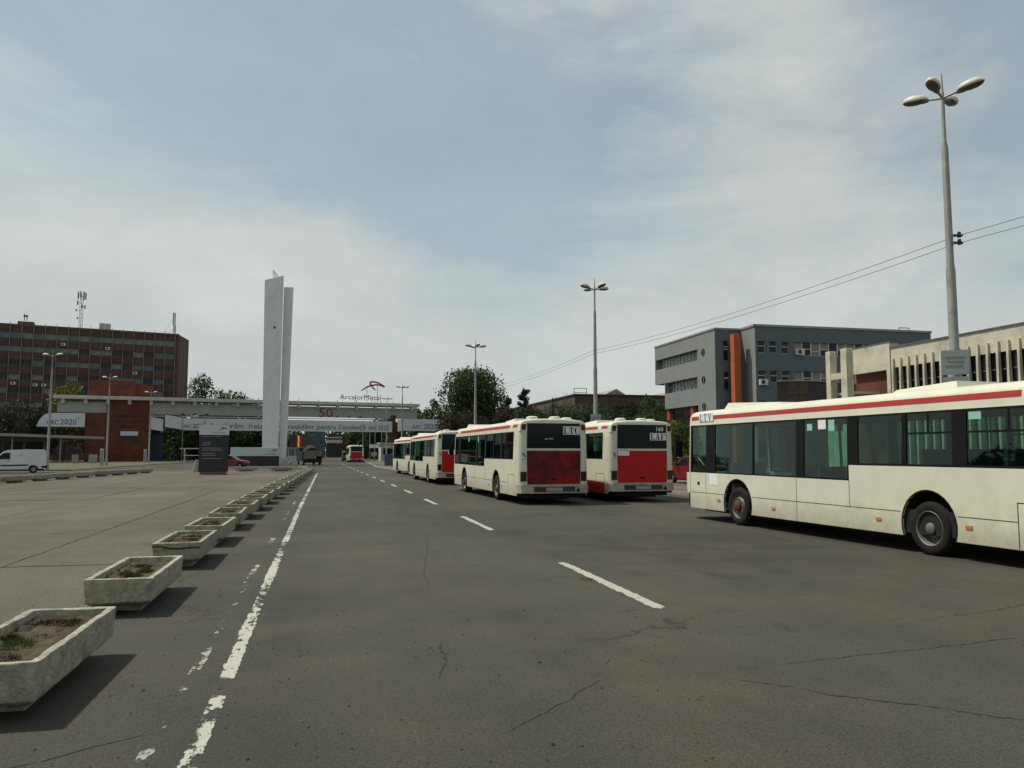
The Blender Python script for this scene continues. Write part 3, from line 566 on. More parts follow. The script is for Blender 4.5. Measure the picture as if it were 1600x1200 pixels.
# overhead cables
def cable(pts, label, sag):
    mb = MB()
    for a, b in zip(pts, pts[1:]):
        a, b = Vector(a), Vector(b); n = 14; q = [a.lerp(b, i / n) - Vector((0, 0, sag * 4 * (i / n) * (1 - i / n))) for i in range(n + 1)]
        for u, v in zip(q, q[1:]): mb.tube(u, v, .0075, .0075, 5, False)
    return tag(mb.build('overhead_cable', 'dark_metal'), label, 'cable', 'cables between the lamps')
cable([(16.3, -9, 7.3), (15.6, 16.9, 7.24), (14.62, 42.3, 7.42), (12.68, 68.4, 7.0)], 'upper thin black cable strung between the street lamps', .25)
cable([(16.35, -9, 7.0), (15.62, 16.9, 7.05), (14.64, 42.3, 7.25), (12.70, 68.4, 6.75)], 'lower thin black cable strung between the street lamps', .25)
for z in (7.24, 7.05):
    b = MB().tube((15.46, 16.84, z), (15.7, 16.80, z), .03, .03, 6).tube((15.62, 16.82, z - .05), (15.62, 16.82, z + .09), .05, .04, 8); tag(b.build('cable_insulator', 'dark_metal'), 'black cable insulator clamped to the lamp with two notice plates', 'insulator', 'insulators')
# ------------------------------------------------------------------ buses
def serif(ch, parent, x, z, h, y, m='print_black'):
    """One bold serif capital made of thick stems, thin strokes and slab serifs."""
    t = h * .20; s_ = h * .07; w = h * .72; mb = MB(); Bx = lambda a, b, c, d: mb.box(x + a, x + b, y - .004, y, z + c, z + d)
    if ch == 'L': Bx(.08 * h, .08 * h + t, 0, h); Bx(0, w, 0, s_); Bx(w - s_, w, s_, h * .3); Bx(0, .36 * h, h - s_, h + .001)
    elif ch == 'T': Bx(w / 2 - t / 2, w / 2 + t / 2, 0, h); Bx(0, w, h - s_, h + .001); Bx(0, s_, h * .72, h - s_); Bx(w - s_, w, h * .72, h - s_); Bx(w / 2 - .2 * h, w / 2 + .2 * h, -.001, s_)
    elif ch in 'CO':
        n = 20; a0, a1 = (R(48), R(312)) if ch == 'C' else (0, 2 * math.pi); o = []; i_ = []
        for k in range(n + 1):
            a = a0 + (a1 - a0) * k / n; o.append((x + w / 2 + w / 2 * math.cos(a), z + h / 2 + h / 2 * math.sin(a))); i_.append((x + w / 2 + (w / 2 - t * abs(math.cos(a)) - s_ * .8) * math.cos(a), z + h / 2 + (h / 2 - s_) * math.sin(a)))
        for k in range(n): mb.prism([o[k], o[k + 1], i_[k + 1], i_[k]], lambda u, v, q: (u, q, v), y - .004, y)
    elif ch == 'F': Bx(.08 * h, .08 * h + t, 0, h); Bx(0, w, h - s_, h + .001); Bx(w - s_, w, h * .7, h - s_); Bx(.02 * h, .32 * h, -.001, s_ * .6); Bx(.28 * h, .52 * h, h * .50, h * .50 + s_)
    elif ch in 'AV':
        up = 1 if ch == 'A' else -1; zz = lambda v: z + (v if up > 0 else h - v)
        mb.prism([(x, zz(0)), (x + s_ * 1.4, zz(0)), (x + w / 2, zz(h)), (x + w / 2 - s_, zz(h))] if up > 0 else [(x, zz(0)), (x + t, zz(0)), (x + w / 2 + t / 2, zz(h)), (x + w / 2 - .02 * h, zz(h))], lambda u, v, q: (u, q, v), y - .004, y)
        if up > 0: mb.prism([(x + w - t, z), (x + w, z), (x + w / 2 + .06 * h, z + h), (x + w / 2 - t * .6, z + h)], lambda u, v, q: (u, q, v), y - .0045, y); mb.box(x + .18 * h, x + .55 * h, y - .004, y, z + .3 * h, z + .3 * h + s_)
        else: mb.prism([(x + w - s_ * 1.4, z + h), (x + w, z + h), (x + w / 2 + .06 * h, z), (x + w / 2 - .0, z)], lambda u, v, q: (u, q, v), y - .0045, y)
        for q in ((0, .26 * h), (w - .26 * h, w)): mb.box(x + q[0] - .03 * h, x + q[1] + .03 * h, y - .004, y, (z if up > 0 else z + h - s_), (z + s_ if up > 0 else z + h + .001))
    return mb.build('lettering', m, parent)
F_ = 8.12; RE = -2.85            # side wall runs from RE to F_, measured from the rear axle
AX = (0., 5.86)                  # axles
def arch_outline(z0, ztop_fn):
    """Lower side panel outline in (s, z) with both wheel arches cut out."""
    p = [(RE, z0)]
    for ax in AX:
        r_, zc = .60, .50
        a0 = math.asin((z0 - zc) / r_)
        n = 14; lo, hi = math.pi - a0, a0
        for k in range(n + 1):
            a = lo + (hi - lo) * k / n; p.append((ax + r_ * math.cos(a), zc + r_ * math.sin(a)))
    p += [(F_, z0), (F_, 1.22), (1.93, 1.20), (1.93, 1.50), (RE, 1.50)]
    return p
PANES = [(7.30, 8.02, 1.27, 2.42), (5.22, 6.86, 1.24, 2.42), (3.58, 5.16, 1.24, 2.42), (1.98, 3.32, 1.24, 2.42), (.56, 1.68, 1.54, 2.42), (-.55, .45, 1.54, 2.42), (-2.42, -.84, 1.54, 2.42)]
def bus_shell(detail=True):
    """Mesh data of all bus parts: list of (name, mesh, parent name, location)."""
    P = []
    for sx in (-1, 1):
        f = lambda u, v, w, sx=sx: (sx * (w - (.035 * max(0, v - 1.5) / .95)), u, v)
        P.append(('side_panel', MB().prism(arch_outline(.29, None), f, 1.21, 1.25).mesh('side_panel', 'cream'), None))
        for ax in AX:        # wheel wells and lips
            rm = MB(); n = 14; pr = [(.60 * math.cos(math.pi * k / n), .50 + .60 * math.sin(math.pi * k / n)) for k in range(n + 1)]
            rm.loft([[(sx * w, ax + u, v) for u, v in pr] for w in (1.235, .72)], False, False, True, False); rm.prism([(u, v) for u, v in pr] + [(-.6, .3)], lambda u, v, w, ax=ax: (sx * w, ax + u, v), .70, .72)
            P.append(('wheel_well', rm.mesh('wheel_well', 'underbody'), None))
        for ax in AX:
            lip = MB(); n = 18; a0 = -.35; q = [(r_ * math.cos(a), .50 + r_ * math.sin(a)) for r_ in (.585, .612) for a in [a0 + (math.pi - 2 * a0) * k / n for k in range(n + 1)]]
            vs = [(sx * 1.2555, ax + u, v) for u, v in q]; lip.add(vs, [(k, k + 1, n + 2 + k, n + 1 + k) for k in range(n)])
            P.append(('arch_lip', lip.mesh('arch_lip', 'black_trim'), None))
        # window band: black frame with openings, panes set into it
        wb = MB(); wall_open(wb, 1.93, F_ - .02, 1.20, 2.46, PANES[:4], lambda u, v, w: f(u, v, 1.246 - w), .035); wall_open(wb, RE + .2, 1.93, 1.50, 2.46, PANES[4:], lambda u, v, w: f(u, v, 1.246 - w), .035)
        P.append(('window_frame', wb.mesh('window_frame', 'black_trim'), None))
        for i, (a, b, c, d) in enumerate(PANES):
            g = MB().quad(f(a, c, 1.232), f(b, c, 1.232), f(b, d, 1.232), f(a, d, 1.232)); P.append(('window', g.mesh('window', 'bus_glass'), None))
        rp = MB().hexa([f(RE, 1.50, 1.213), f(RE, 1.50, 1.249), f(RE + .42, 1.50, 1.249), f(RE + .42, 1.50, 1.213), f(RE, 2.46, 1.213), f(RE, 2.46, 1.249), f(RE + .42, 2.46, 1.249), f(RE + .42, 2.46, 1.213)])
        P.append(('rear_pillar', rp.mesh('rear_pillar', 'cream'), None))
        vb = MB()                 # sliding vent bars
        for (a, b) in ((-.55, .45), (-2.42, -.84)):
            vb.hexa([f(a, 2.06, 1.226), f(a, 2.06, 1.238), f(b, 2.06, 1.238), f(b, 2.06, 1.226), f(a, 2.095, 1.226), f(a, 2.095, 1.238), f(b, 2.095, 1.238), f(b, 2.095, 1.226)])
            m_ = (a + b) / 2; vb.hexa([f(m_, 2.0955, 1.226), f(m_, 2.0955, 1.238), f(m_ + .03, 2.0955, 1.238), f(m_ + .03, 2.0955, 1.226), f(m_, 2.419, 1.226), f(m_, 2.419, 1.238), f(m_ + .03, 2.419, 1.238), f(m_ + .03, 2.419, 1.226)])
        P.append(('vent_bar', vb.mesh('vent_bar', 'black_trim'), None))
        # seams (dark grooves read as thin recessed strips), markers, hatch
        se = MB(); S_ = lambda a, b, c, d: se.hexa([f(a, c, 1.2505), f(a, c, 1.252), f(b, c, 1.252), f(b, c, 1.2505), f(a, d, 1.2505), f(a, d, 1.252), f(b, d, 1.252), f(b, d, 1.2505)])
        for a, b in ((.62, 5.24), (6.48, 8.1), (-1.72, -.62)): S_(a, b, .695, .708)
        for x in (3.57, 7.30): S_(x, x + .012, .30 if x < 6 else .709, 1.19)
        S_(1.93, 1.942, .709, 1.49); S_(-1.74, -1.725, .30, .98); S_(-2.6, -1.7255, .98, .995); S_(-2.62, -2.605, .30, .98)
        P.append(('panel_seam', se.mesh('panel_seam', 'print_black'), None))
        for x, z in ((4.35, .47), (1.1, .50), (-.9, .52), (6.62, .52)):
            k = MB().hexa([f(x, z, 1.2502), f(x, z, 1.266), f(x + .13, z, 1.266), f(x + .13, z, 1.2502), f(x, z + .055, 1.2502), f(x, z + .055, 1.262), f(x + .13, z + .055, 1.262), f(x + .13, z + .055, 1.2502)]); P.append(('side_marker', k.mesh('side_marker', 'lamp_orange'), None))
        st = MB(); cur = lambda v: 1.252 - .035 * (v - 1.5) / .95 - max(0, v - 2.55) * .10
        def band(a, b): st.hexa([(sx * (cur(2.60) - .012), a, 2.60), (sx * (cur(2.60) + .004), a, 2.60), (sx * (cur(2.60) + .004), b, 2.60), (sx * (cur(2.60) - .012), b, 2.60), (sx * (cur(2.69) - .012), a, 2.69), (sx * (cur(2.69) + .004), a, 2.69), (sx * (cur(2.69) + .004), b, 2.69), (sx * (cur(2.69) - .012), b, 2.69)])
        band(-1.85, 6.93); band(7.66, 8.06); band(-2.86, -2.25)
        P.append(('red_stripe', st.mesh('red_stripe', 'stripe_red'), None))
    # roof
    prof = [(1.212, 2.455), (1.205, 2.52), (1.20, 2.60), (1.185, 2.70), (1.14, 2.78), (1.02, 2.83), (.75, 2.865), (.35, 2.885), (0, 2.89)]
    prof = [(-x, z) for x, z in prof] + [(x, z) for x, z in reversed(prof[:-1])]
    rings = []
    for s_, k, dz in ((-3.07, .93, -.10), (-3.04, .97, -.035), (-2.95, .99, -.01), (-2.8, 1, 0), (F_ - .3, 1, 0), (F_ + .0, .995, -.01), (F_ + .10, .97, -.05), (F_ + .16, .93, -.12)):
        rings.append([(x * k, s_, 2.455 + (z - 2.455) * (1 + dz / .43)) for x, z in prof])
    P.append(('roof', MB().loft(rings, True, True, True, False).mesh('roof', 'cream'), None))
    # rear shell: plan outline with rounded corners
    pl = [(-1.249, RE)] + [(-1.249 + .25 * (1 - math.cos(a)), RE - .24 * math.sin(a)) for a in [R(90) * k / 6 for k in range(1, 7)]]; pl = pl + [(-x, y) for x, y in reversed(pl)]
    lv = [(.66, 1.0), (1.2, 1.0), (2.46, .974), (2.70, .962)]
    P.append(('rear_wall', MB().loft([[(x * k, y, z) for x, y in pl] for z, k in lv], False, False, True, False).mesh('rear_wall', 'cream'), None))
    yr = RE - .24
    P.append(('rear_window', bevelled([(-.95, 1.88), (.95, 1.88), (.93, 2.72), (-.93, 2.72)], yr, .012, 'dark_rear'), None))
    P.append(('rear_hatch', bevelled([(-.93, .68), (.93, .68), (.95, 1.80), (-.95, 1.80)], yr, .016, None), None))
    for sx in (-1, 1):
        P.append(('tail_light', MB().box(min(sx * .955, sx * 1.16), max(sx * .955, sx * 1.16), yr - .012, yr + .06, .78, 1.10).mesh('tail_light', 'lamp_tail'), None))
        P.append(('upper_light', MB().box(min(sx * .99, sx * 1.12), max(sx * .99, sx * 1.12), yr - .012, yr + .10, 2.50, 2.68).mesh('upper_light', 'lamp_tail'), None))
        P.append(('corner_stripe', MB().box(min(sx * .96, sx * 1.10), max(sx * .96, sx * 1.10), yr - .008, yr + .08, 2.60, 2.69).mesh('corner_stripe', 'stripe_red'), None))
    bp = [(-1.26, RE + .05), (-1.255, RE - .12), (-1.15, RE - .28), (-.9, RE - .32), (.9, RE - .32), (1.15, RE - .28), (1.255, RE - .12), (1.26, RE + .05)]
    P.append(('bumper', MB().prism(bp, lambda u, v, w: (u, v, w), .38, .655).mesh('bumper', 'cream_dirty'), None))
    P.append(('number_plate', MB().box(-.72, .72, RE - .334, RE - .321, .43, .60).mesh('number_plate', 'dark_metal'), None))
    P.append(('number_plate', MB().box(-.30, .28, RE - .340, RE - .3345, .45, .57).mesh('number_plate', 'sign_plate'), None))
    # front
    fp = [(-1.25, F_ - .02), (-1.25, F_ + .12), (-1.17, F_ + .32), (-.95, F_ + .43), (.95, F_ + .43), (1.17, F_ + .32), (1.25, F_ + .12), (1.25, F_ - .02)]
    P.append(('front_panel', MB().loft([[(x, y, .68) for x, y in fp], [(x, y, 1.21) for x, y in fp]], True, True, False).mesh('front_panel', 'cream'), None))
    P.append(('front_skirt', MB().prism([(x * .97, y - .05) for x, y in fp], lambda u, v, w: (u, v, w), .30, .679).mesh('front_skirt', 'black_trim'), None))
    tp = [(-1.20, F_ + .02), (-1.19, F_ + .06), (-1.12, F_ + .10), (-.9, F_ + .14), (.9, F_ + .14), (1.12, F_ + .10), (1.19, F_ + .06), (1.20, F_ + .02)]
    P.append(('windscreen', MB().loft([[(x * .99, y - .015, 1.211) for x, y in fp[1:-1]], [(x * .99, y, 2.48) for x, y in tp[1:-1]]], False, False, True, False).mesh('windscreen', 'bus_glass'), None))
    for sx in (-1, 1):
        P.append(('front_pillar', MB().tube((sx * 1.235, F_ + .0, 1.215), (sx * 1.195, F_ - .01, 2.47), .03, .03, 8).mesh('front_pillar', 'cream'), None))
        mr_ = MB().tube((sx * 1.19, F_ + .15, 2.40), (sx * 1.32, F_ + .46, 2.25), .018, .018, 6).tube((sx * 1.32, F_ + .46, 2.25), (sx * 1.32, F_ + .47, 2.05), .018, .018, 6).box(sx * 1.32 - .10, sx * 1.32 + .10, F_ + .44, F_ + .54, 1.62, 2.05)
        P.append(('mirror', mr_.mesh('mirror', 'black_trim'), None))
        P.append(('headlight', MB().box(min(sx * .8, sx * 1.1), max(sx * .8, sx * 1.1), F_ + .39, F_ + .44, .78, .98).mesh('headlight', 'clear_glass'), None))
    # roof fittings
    def dome(x, y, r_, h): return MB().lathe([(r_, 0), (r_, h * .35), (r_ * .92, h * .75), (r_ * .6, h), (.001, h)], lambda a, b, z: (x + a, y + b * .9, 2.855 + z), 16).mesh('roof_vent', 'cream')
    for x, y in ((-.62, -2.6), (.18, -2.62), (.85, -1.9)): P.append(('roof_vent', dome(x, y, .21, .12), None))
    P.append(('air_conditioner', MB().hexa([(-.95, 4.5, 2.83), (.95, 4.5, 2.83), (.95, 6.85, 2.83), (-.95, 6.85, 2.83), (-.85, 4.62, 2.90), (.85, 4.62, 2.90), (.88, 6.75, 3.0), (-.88, 6.75, 3.0)]).mesh('air_conditioner', 'cream'), None))
    P.append(('roof_hatch', MB().hexa([(-.55, -.05, 2.87), (.45, -.05, 2.87), (.45, 1.5, 2.87), (-.55, 1.5, 2.87), (-.5, .0, 3.0), (.4, .0, 3.0), (.4, 1.42, 2.94), (-.5, 1.42, 2.94)]).mesh('roof_hatch', 'cream'), None))
    # inside
    fl = MB().box(-1.2, 1.2, RE, F_, .34, .40).box(-1.2, 1.2, RE, .8, .40, .75); P.append(('floor', fl.mesh('floor', 'underbody'), None))
    ch = MB().box(-1.0, 1.0, RE - .1, F_ - .3, .22, .339).box(-.6, .6, RE, -.5, .16, .22); P.append(('chassis', ch.mesh('chassis', 'underbody'), None))
    P.append(('ceiling', MB().box(-1.15, 1.15, RE, F_ - .2, 2.50, 2.53).mesh('ceiling', 'interior'), None))
    if detail:
        for s_ in (-2.3, -1.45, -.6, .25, 1.3, 2.15, 3.0, 3.85, 6.7):
            for x in ((-.75, .75) if s_ < 6 else (-.6,)):
                z = .75 if s_ < .8 else .40
                k = MB().box(x - .40, x + .40, s_, s_ + .42, z + .38, z + .46).box(x - .40, x + .40, s_ - .08, s_ - .001, z + .46, z + 1.05).box(x - .08, x + .08, s_ + .1, s_ + .3, z, z + .379); P.append(('seat', k.mesh('seat', 'seat_fabric'), None))
        for x, y in ((-.35, 4.6), (.35, 3.2), (-.35, 1.9), (.35, .9), (-.35, -.5), (.35, -1.5)): P.append(('grab_pole', MB().tube((x, y, .75 if y < .8 else .4), (x, y, 2.5), .02, .02, 6).mesh('grab_pole', 'pole_cream'), None))
        P.append(('partition', MB().box(-1.15, -.2, 6.2, 6.24, .4, 1.5).mesh('partition', 'interior'), None))
        P.append(('steering_wheel', MB().lathe([(.22, -.015), (.24, 0), (.22, .015), (.20, 0), (.22, -.015)], lambda a, b, h: (-.62 + a, 7.65 + b * .8, 1.38 + b * .4 + h), 20).mesh('steering_wheel', 'black_trim'), None))
    return P
def bevelled(poly, y, t, m):
    o = MB().prism(poly, lambda u, v, w: (u, w, v), y - t, y + .05); return o.mesh('panel', None if m is None else {'dark_rear': 'black_gloss'}[m])
mat('black_gloss', (.008, .012, .014), .2, .2, 2, spec=.18)
def wheel_meshes(rear):
    t = MB(); X = lambda a, b, h: (h, a, b)
    t.lathe([(.285, -.01), (.30, -.02), (.40, -.025), (.435, -.005), (.455, .03), (.455, .22), (.435, .255), (.40, .27), (.285, .26)], X, 32)
    r_ = MB()
    if rear: r_.lathe([(.29, -.012), (.275, .01), (.262, .10), (.245, .15), (.16, .17), (.15, .06), (.10, .04), (.001, .04)], X, 28)
    else: r_.lathe([(.29, -.012), (.275, .01), (.265, .05), (.235, .045), (.215, .02), (.20, .0), (.001, .0)], X, 28)
    h = MB(); h.lathe([(.115, .0), (.115, -.05), (.085, -.07), (.001, -.075)] if not rear else [(.10, .04), (.095, -.01), (.06, -.03), (.001, -.03)], X, 16)
    for k in range(10):
        a = 2 * math.pi * k / 10; rr = .168 if not rear else .205; h.tube((.005 if not rear else .16, rr * math.cos(a), rr * math.sin(a)), (-.03 if not rear else .12, rr * math.cos(a), rr * math.sin(a)), .016, .014, 6)
    if rear: h.lathe([(.30, -.016), (.292, -.024), (.276, -.012), (.270, .03)], X, 28)
    return t.mesh('tyre', 'rubber'), r_.mesh('rim', 'rim_metal'), h.mesh('hub', 'hub_red' if not rear else 'rim_metal')
WH = {False: wheel_meshes(False), True: wheel_meshes(True)}
SHELL = bus_shell(True)
def bus(loc, rz, label, hatch='bus_red', signs=None, skirt=False, extra=None, simple=False, plate='sign'):
    t = thing('bus', label, 'bus', loc, rz, 'parked city buses')
    for n_, me, _ in SHELL:
        if simple and n_ in ('seat', 'grab_pole', 'partition', 'steering_wheel', 'side_marker', 'panel_seam', 'vent_bar'): continue
        if n_ == 'rear_hatch':
            me = me.copy(); me.materials.clear(); me.materials.append(M[hatch])
        link(n_, me, t)
    for ax in AX:
        for sx in (-1, 1):
            a, b, c = WH[ax == 0.]; w = link('tyre_wheel', None, t, (sx * 1.215, ax, .455), 0 if sx < 0 else math.pi); w.name = 'wheel'
            link('tyre', a, w); link('rim', b, w); link('hub', c, w)
    yr = RE - .24
    if signs == 'LTC':
        MB().box(.33, .92, yr - .018, yr - .013, 2.34, 2.62).build('route_card', 'paper_white', t)
        for k, c in enumerate('LTC'): serif(c, t, .355 + .19 * k, 2.365, .225, yr - .019)
        MB().box(-.32, -.20, yr - .0165, yr - .0135, 2.17, 2.215).box(-.16, -.02, yr - .0165, yr - .0135, 2.18, 2.225).build('sticker', 'sign_plate', t)
    if signs == 'LAF':
        MB().box(.30, .92, yr - .018, yr - .013, 2.17, 2.43).build('route_card', 'paper_white', t)
        for k, c in enumerate('LAF'): serif(c, t, .33 + .195 * k, 2.19, .215, yr - .019)
        lettering('160', t, (.55, yr - .0135, 2.50), 'paper_white', .27, None, .003, bold=.01)
        MB().box(-.93, -.5, yr - .0195, yr - .0165, 1.63, 1.79).build('sticker', 'paper_white', t)
    if signs == 'sticker': MB().box(-.6, -.22, yr - .0195, yr - .0165, 1.64, 1.78).build('sticker', 'paper_white', t)
    if signs == 'LTV':
        f = lambda v: -(1.252 - .035 * (v - 1.5) / .95 - max(0, v - 2.55) * .10) - .006
        x0 = f(2.54) + .004; MB().box(x0 - .004, x0, 6.95, 7.64, 2.54, 2.75).build('route_card', 'paper_white', t)
        e = link('lettering', None, t, (x0 - .0045, 7.63, 2.555), R(-90))
        for k, c in enumerate('LTV'): serif(c, e, .03 + .21 * k, 0, .185, 0, 'sign_text')
    if not simple:    # green emblem on the corner post, warning triangle
        MB().prism([(-1.10, 1.72), (-1.06, 1.76), (-1.0, 1.66), (-.98, 1.58), (-1.02, 1.57), (-1.07, 1.64)], lambda u, v, w: (u, w, v), yr - .004, yr + .06).build('emblem', 'print_green', t)
        MB().box(-1.10, -1.04, yr - .004, yr + .08, 1.50, 1.53).box(-1.01, -.98, yr - .004, yr + .05, 1.50, 1.53).build('emblem', 'print_green', t)
        MB().add([(.74, RE - .336, .42), (.92, RE - .330, .42), (.83, RE - .336, .59)], [(0, 1, 2)]).build('warning_triangle', 'print_black', t)
        MB().box(-.10, .08, yr - .03, yr - .016, .82, .88).build('hatch_handle', 'black_trim', t)
    if skirt:
        for sx in (-1, 1): MB().box(min(sx * 1.2505, sx * 1.256), max(sx * 1.2505, sx * 1.256), -2.6, -.62, .30, .69).build('red_skirt', 'bus_red', t)
    if extra: extra(t)
    return t
def cards(t):
    for a, b, c, d, m in ((3.05, 3.22, 2.2, 2.34, 'paper_teal'), (2.62, 2.86, 2.22, 2.42, 'paper_white'), (2.36, 2.54, 2.02, 2.40, 'paper_teal'), (-1.12, -.88, 2.28, 2.40, 'paper_teal')):
        MB().box(-1.205, -1.200, a, b, c, d).build('window_card', m, t)
    MB().box(-1.2555, -1.2512, 6.72, 7.12, .92, 1.19).build('patch_panel', 'paper_white', t)
    MB().box(-1.2555, -1.2512, 7.62, 7.73, .90, .98).build('filler_cap', 'black_trim', t)
def cards2(t):
    for a, b, c, d in ((3.15, 3.35, 2.1, 2.42), (5.0, 5.15, 2.2, 2.40)): MB().box(-1.205, -1.200, a, b, c, d).build('window_card', 'paper_teal', t)
bus((11.30, 11.87, 0), R(3.43), 'long cream bus seen side on, with LTV card, red roof stripe and tall dark windows', signs='LTV', extra=cards)
bus((7.46, 29.11, 0), R(1.7), 'cream bus with LTC card and faded dark maroon engine hatch', 'bus_red_faded', 'LTC', extra=cards2)
bus((10.92, 29.78, 0), R(1.6), 'cream bus with LAF card, number 160 and red lower skirt', 'bus_red', 'LAF', skirt=True, extra=cards2)
bus((7.06, 45.97, 0), R(1.2), 'cream bus with plain bright red engine hatch, parked ahead of the LTC bus', 'bus_red', 'sticker')
bus((7.52, 60.75, 0), R(3.6), 'cream bus parked foremost in the line, beside the blue hoarding', 'bus_red', None, simple=True)
bus((5.45, 143.6, 0), R(1.0), 'small distant cream bus with red hatch driving under the gate', 'bus_red', None, simple=True)
# ------------------------------------------------------------------ gate: long skewed portal across the road
G0 = Vector((-45.74, 154.19, 0)); GD = Vector((64.2, 11.74, 0)).normalized(); GA = math.atan2(GD.y, GD.x)
gate = thing('gate_portal', 'long pale concrete gate portal with bracketed roof slab spanning the road', 'gate', G0, GA)     # local x runs along the portal, -y faces the road
bevel(MB().box(-.4, 65.7, -1.2, 4.2, 11.08, 11.68).build('roof_slab', 'white_concrete', gate), .04)
for x in [1.1 + 3.55 * i for i in range(3)] + [11.65, 15.2, 18.8] + [22.55 + 3.78 * i for i in range(12)]:
    bevel(MB().hexa([(x - .28, -.75, 10.28), (x + .28, -.75, 10.28), (x + .28, .1, 10.28), (x - .28, .1, 10.28), (x - .28, -1.0, 11.079), (x + .28, -1.0, 11.079), (x + .28, .1, 11.079), (x - .28, .1, 11.079)]).build('bracket', 'white_concrete', gate), .02)
    MB().box(x - .05, x + .05, -.2, -.1, 11.681, 12.1).build('roof_stub', 'dark_metal', gate)
MB().box(.25, 8.0, -.1, .3, 8.75, 10.62).build('parapet_panel', 'grey_panel', gate)
for i in range(12):      # deep fascia, in panels
    a = 15.15 + i * 4.2; b = min(65.45, a + 4.19)
    MB().box(a, b, -.1, .3, 8.62 if i < 9 else 8.56, 10.70).build('parapet_panel', 'grey_panel', gate)
MB().box(15.2, 58.6, -.85, -.35, 8.20, 8.36).build('lower_rail', 'white_concrete', gate)
for x in (20.6, 22.6, 24.7, 48.9, 51.3, 53.6): MB().box(x - .22, x + .22, -.75, -.35, 8.58, 8.86).build('floodlight', 'dark_metal', gate)
MB().box(.6, 65, 1.2, 1.6, 9.0, 9.1).build('service_pipe', 'galvanised', gate)
MB().box(4.7, 8.0, -.32, 3.6, 0, 8.74).build('brick_pier', 'brick_red', gate)
MB().box(8.001, 15.1, -.34, 3.6, 0, 11.079).build('brick_pier', 'brick_red', gate)
MB().box(4.8, 12.4, 3.0, 7.0, 11.7, 14.85).build('brick_tower', 'brick_red', gate)
MB().box(12.401, 15.4, 3.4, 7.0, 11.7, 14.1).build('brick_tower', 'brick_red', gate)
MB().box(59.92, 60.92, -.32, 1.2, 0, 9.25).build('brick_pier', 'brick_red', gate)
MB().box(10.35, 13.2, -.42, -.345, 4.72, 5.47).build('plaque', 'banner', gate); MB().box(10.35, 13.2, -.42, -.345, 3.97, 4.719).build('plaque', 'totem_black', gate)
for (x0, x1, z0, z1, body) in ((8.75, 14.5, 7.85, 8.45, 'COMBINATUL'), (8.9, 14.5, 7.0, 7.6, 'SIDERURGIC'), (10.3, 13.1, 6.15, 6.7, 'GALAȚI')):
    lettering(body, gate, (x0, -.36, z0), 'print_black', x1 - x0, z1 - z0, .05)
lettering('50', gate, (45.4, -.13, 8.72), 'letters_red', 2.7, 1.8, .08, bold=.0)
# sign on the roof
sign = thing('roof_sign', 'dark company lettering with curved red emblem on thin posts above the gate', 'sign', G0 + GD * 0 + Vector((0, 0, 11.68)), GA)
lettering('ArcelorMittal', sign, (49.4, -.3, .62), 'text_dark', 8.3, 1.02, .05)
for x in (50.0, 52.5, 54.9, 55.9, 57.05, 57.7): MB().box(x - .035, x + .035, -.2, -.1, 0, 1.0 if x not in (54.9, 57.05) else (3.1 if x == 54.9 else 3.6)).build('post', 'dark_metal', sign)
def ribbon(pts, w, parent, m, y0=-.35, y1=-.2):
    P_ = [Vector(p) for p in pts]; q = []
    for i in range(len(P_) - 1):
        for k in range(6):
            t = k / 6; a = P_[max(0, i - 1)]; b = P_[i]; c = P_[i + 1]; d = P_[min(len(P_) - 1, i + 2)]
            q.append(.5 * ((2 * b) + (c - a) * t + (2 * a - 5 * b + 4 * c - d) * t * t + (3 * b - a - 3 * c + d) * t ** 3))
    q.append(P_[-1]); L_, R_ = [], []
    for i, p in enumerate(q):
        d = (q[min(len(q) - 1, i + 1)] - q[max(0, i - 1)]).normalized(); n = Vector((-d.y, d.x)); ww = w * (.75 + .5 * math.sin(math.pi * i / len(q))); L_.append(p + n * ww / 2); R_.append(p - n * ww / 2)
    mb = MB()
    for i in range(len(q) - 1): mb.prism([tuple(R_[i]), tuple(R_[i + 1]), tuple(L_[i + 1]), tuple(L_[i])], lambda u, v, w_: (u, w_, v), y0, y1)
    return mb.build('emblem', m, parent)
EM = [[(53.7, 2.38), (54.4, 2.90), (55.2, 3.35), (56.2, 3.62), (57.2, 3.70), (58.5, 3.30)], [(58.55, 3.34), (57.9, 3.75), (57.0, 4.15), (56.1, 4.28), (55.55, 4.15), (55.6, 3.75), (56.0, 3.2), (56.6, 2.58)]]
for e in EM: ribbon(e, .26, sign, 'logo_red')
# banners, each a sheet in a thin frame hung under the portal
def banner(x0, x1, z0, z1, label, y=-1.5, poly=None):
    b = thing('banner', label, 'banner', G0, GA, 'banners on the gate'); pl = poly or [(x0, z0), (x1, z0), (x1, z1), (x0, z1)]
    MB().prism(pl, lambda u, v, w: (u, w, v), y, y + .12).build('sheet', 'banner', b)
    MB().box(min(p[0] for p in pl), max(p[0] for p in pl), y + .1201, y + .22, z1 - .10, z1 - .02).build('rail', 'dark_metal', b)
    return b
bm_ = banner(20.5, 59.85, 5.78, 7.95, 'very long pale banner of dark lettering with red initials across the road')
Z0 = 6.22
for (x0, x1, first, rest) in ((25.1, 31.2, 'A', 'ccelerăm'), (32.2, 37.0, 'R', 'eușim'), (37.7, 44.1, 'C', 'onsolidăm'), (44.9, 48.5, '', 'pentru'), (49.1, 54.4, 'E', 'xcelență')):
    if first:
        me = text_mesh(first, None, 1.0, .03); w = max(v.co.x for v in me.vertices); me.materials.clear(); me.materials.append(M['text_red']); link('lettering', me, bm_, (x0, -1.501, Z0)); lettering(rest, bm_, (x0 + w + .1, -1.501, Z0), 'text_dark', x1 - x0 - w - .1, 1.0, .03)
    else: lettering(rest, bm_, (x0, -1.501, Z0), 'text_dark', x1 - x0, 1.0, .03)
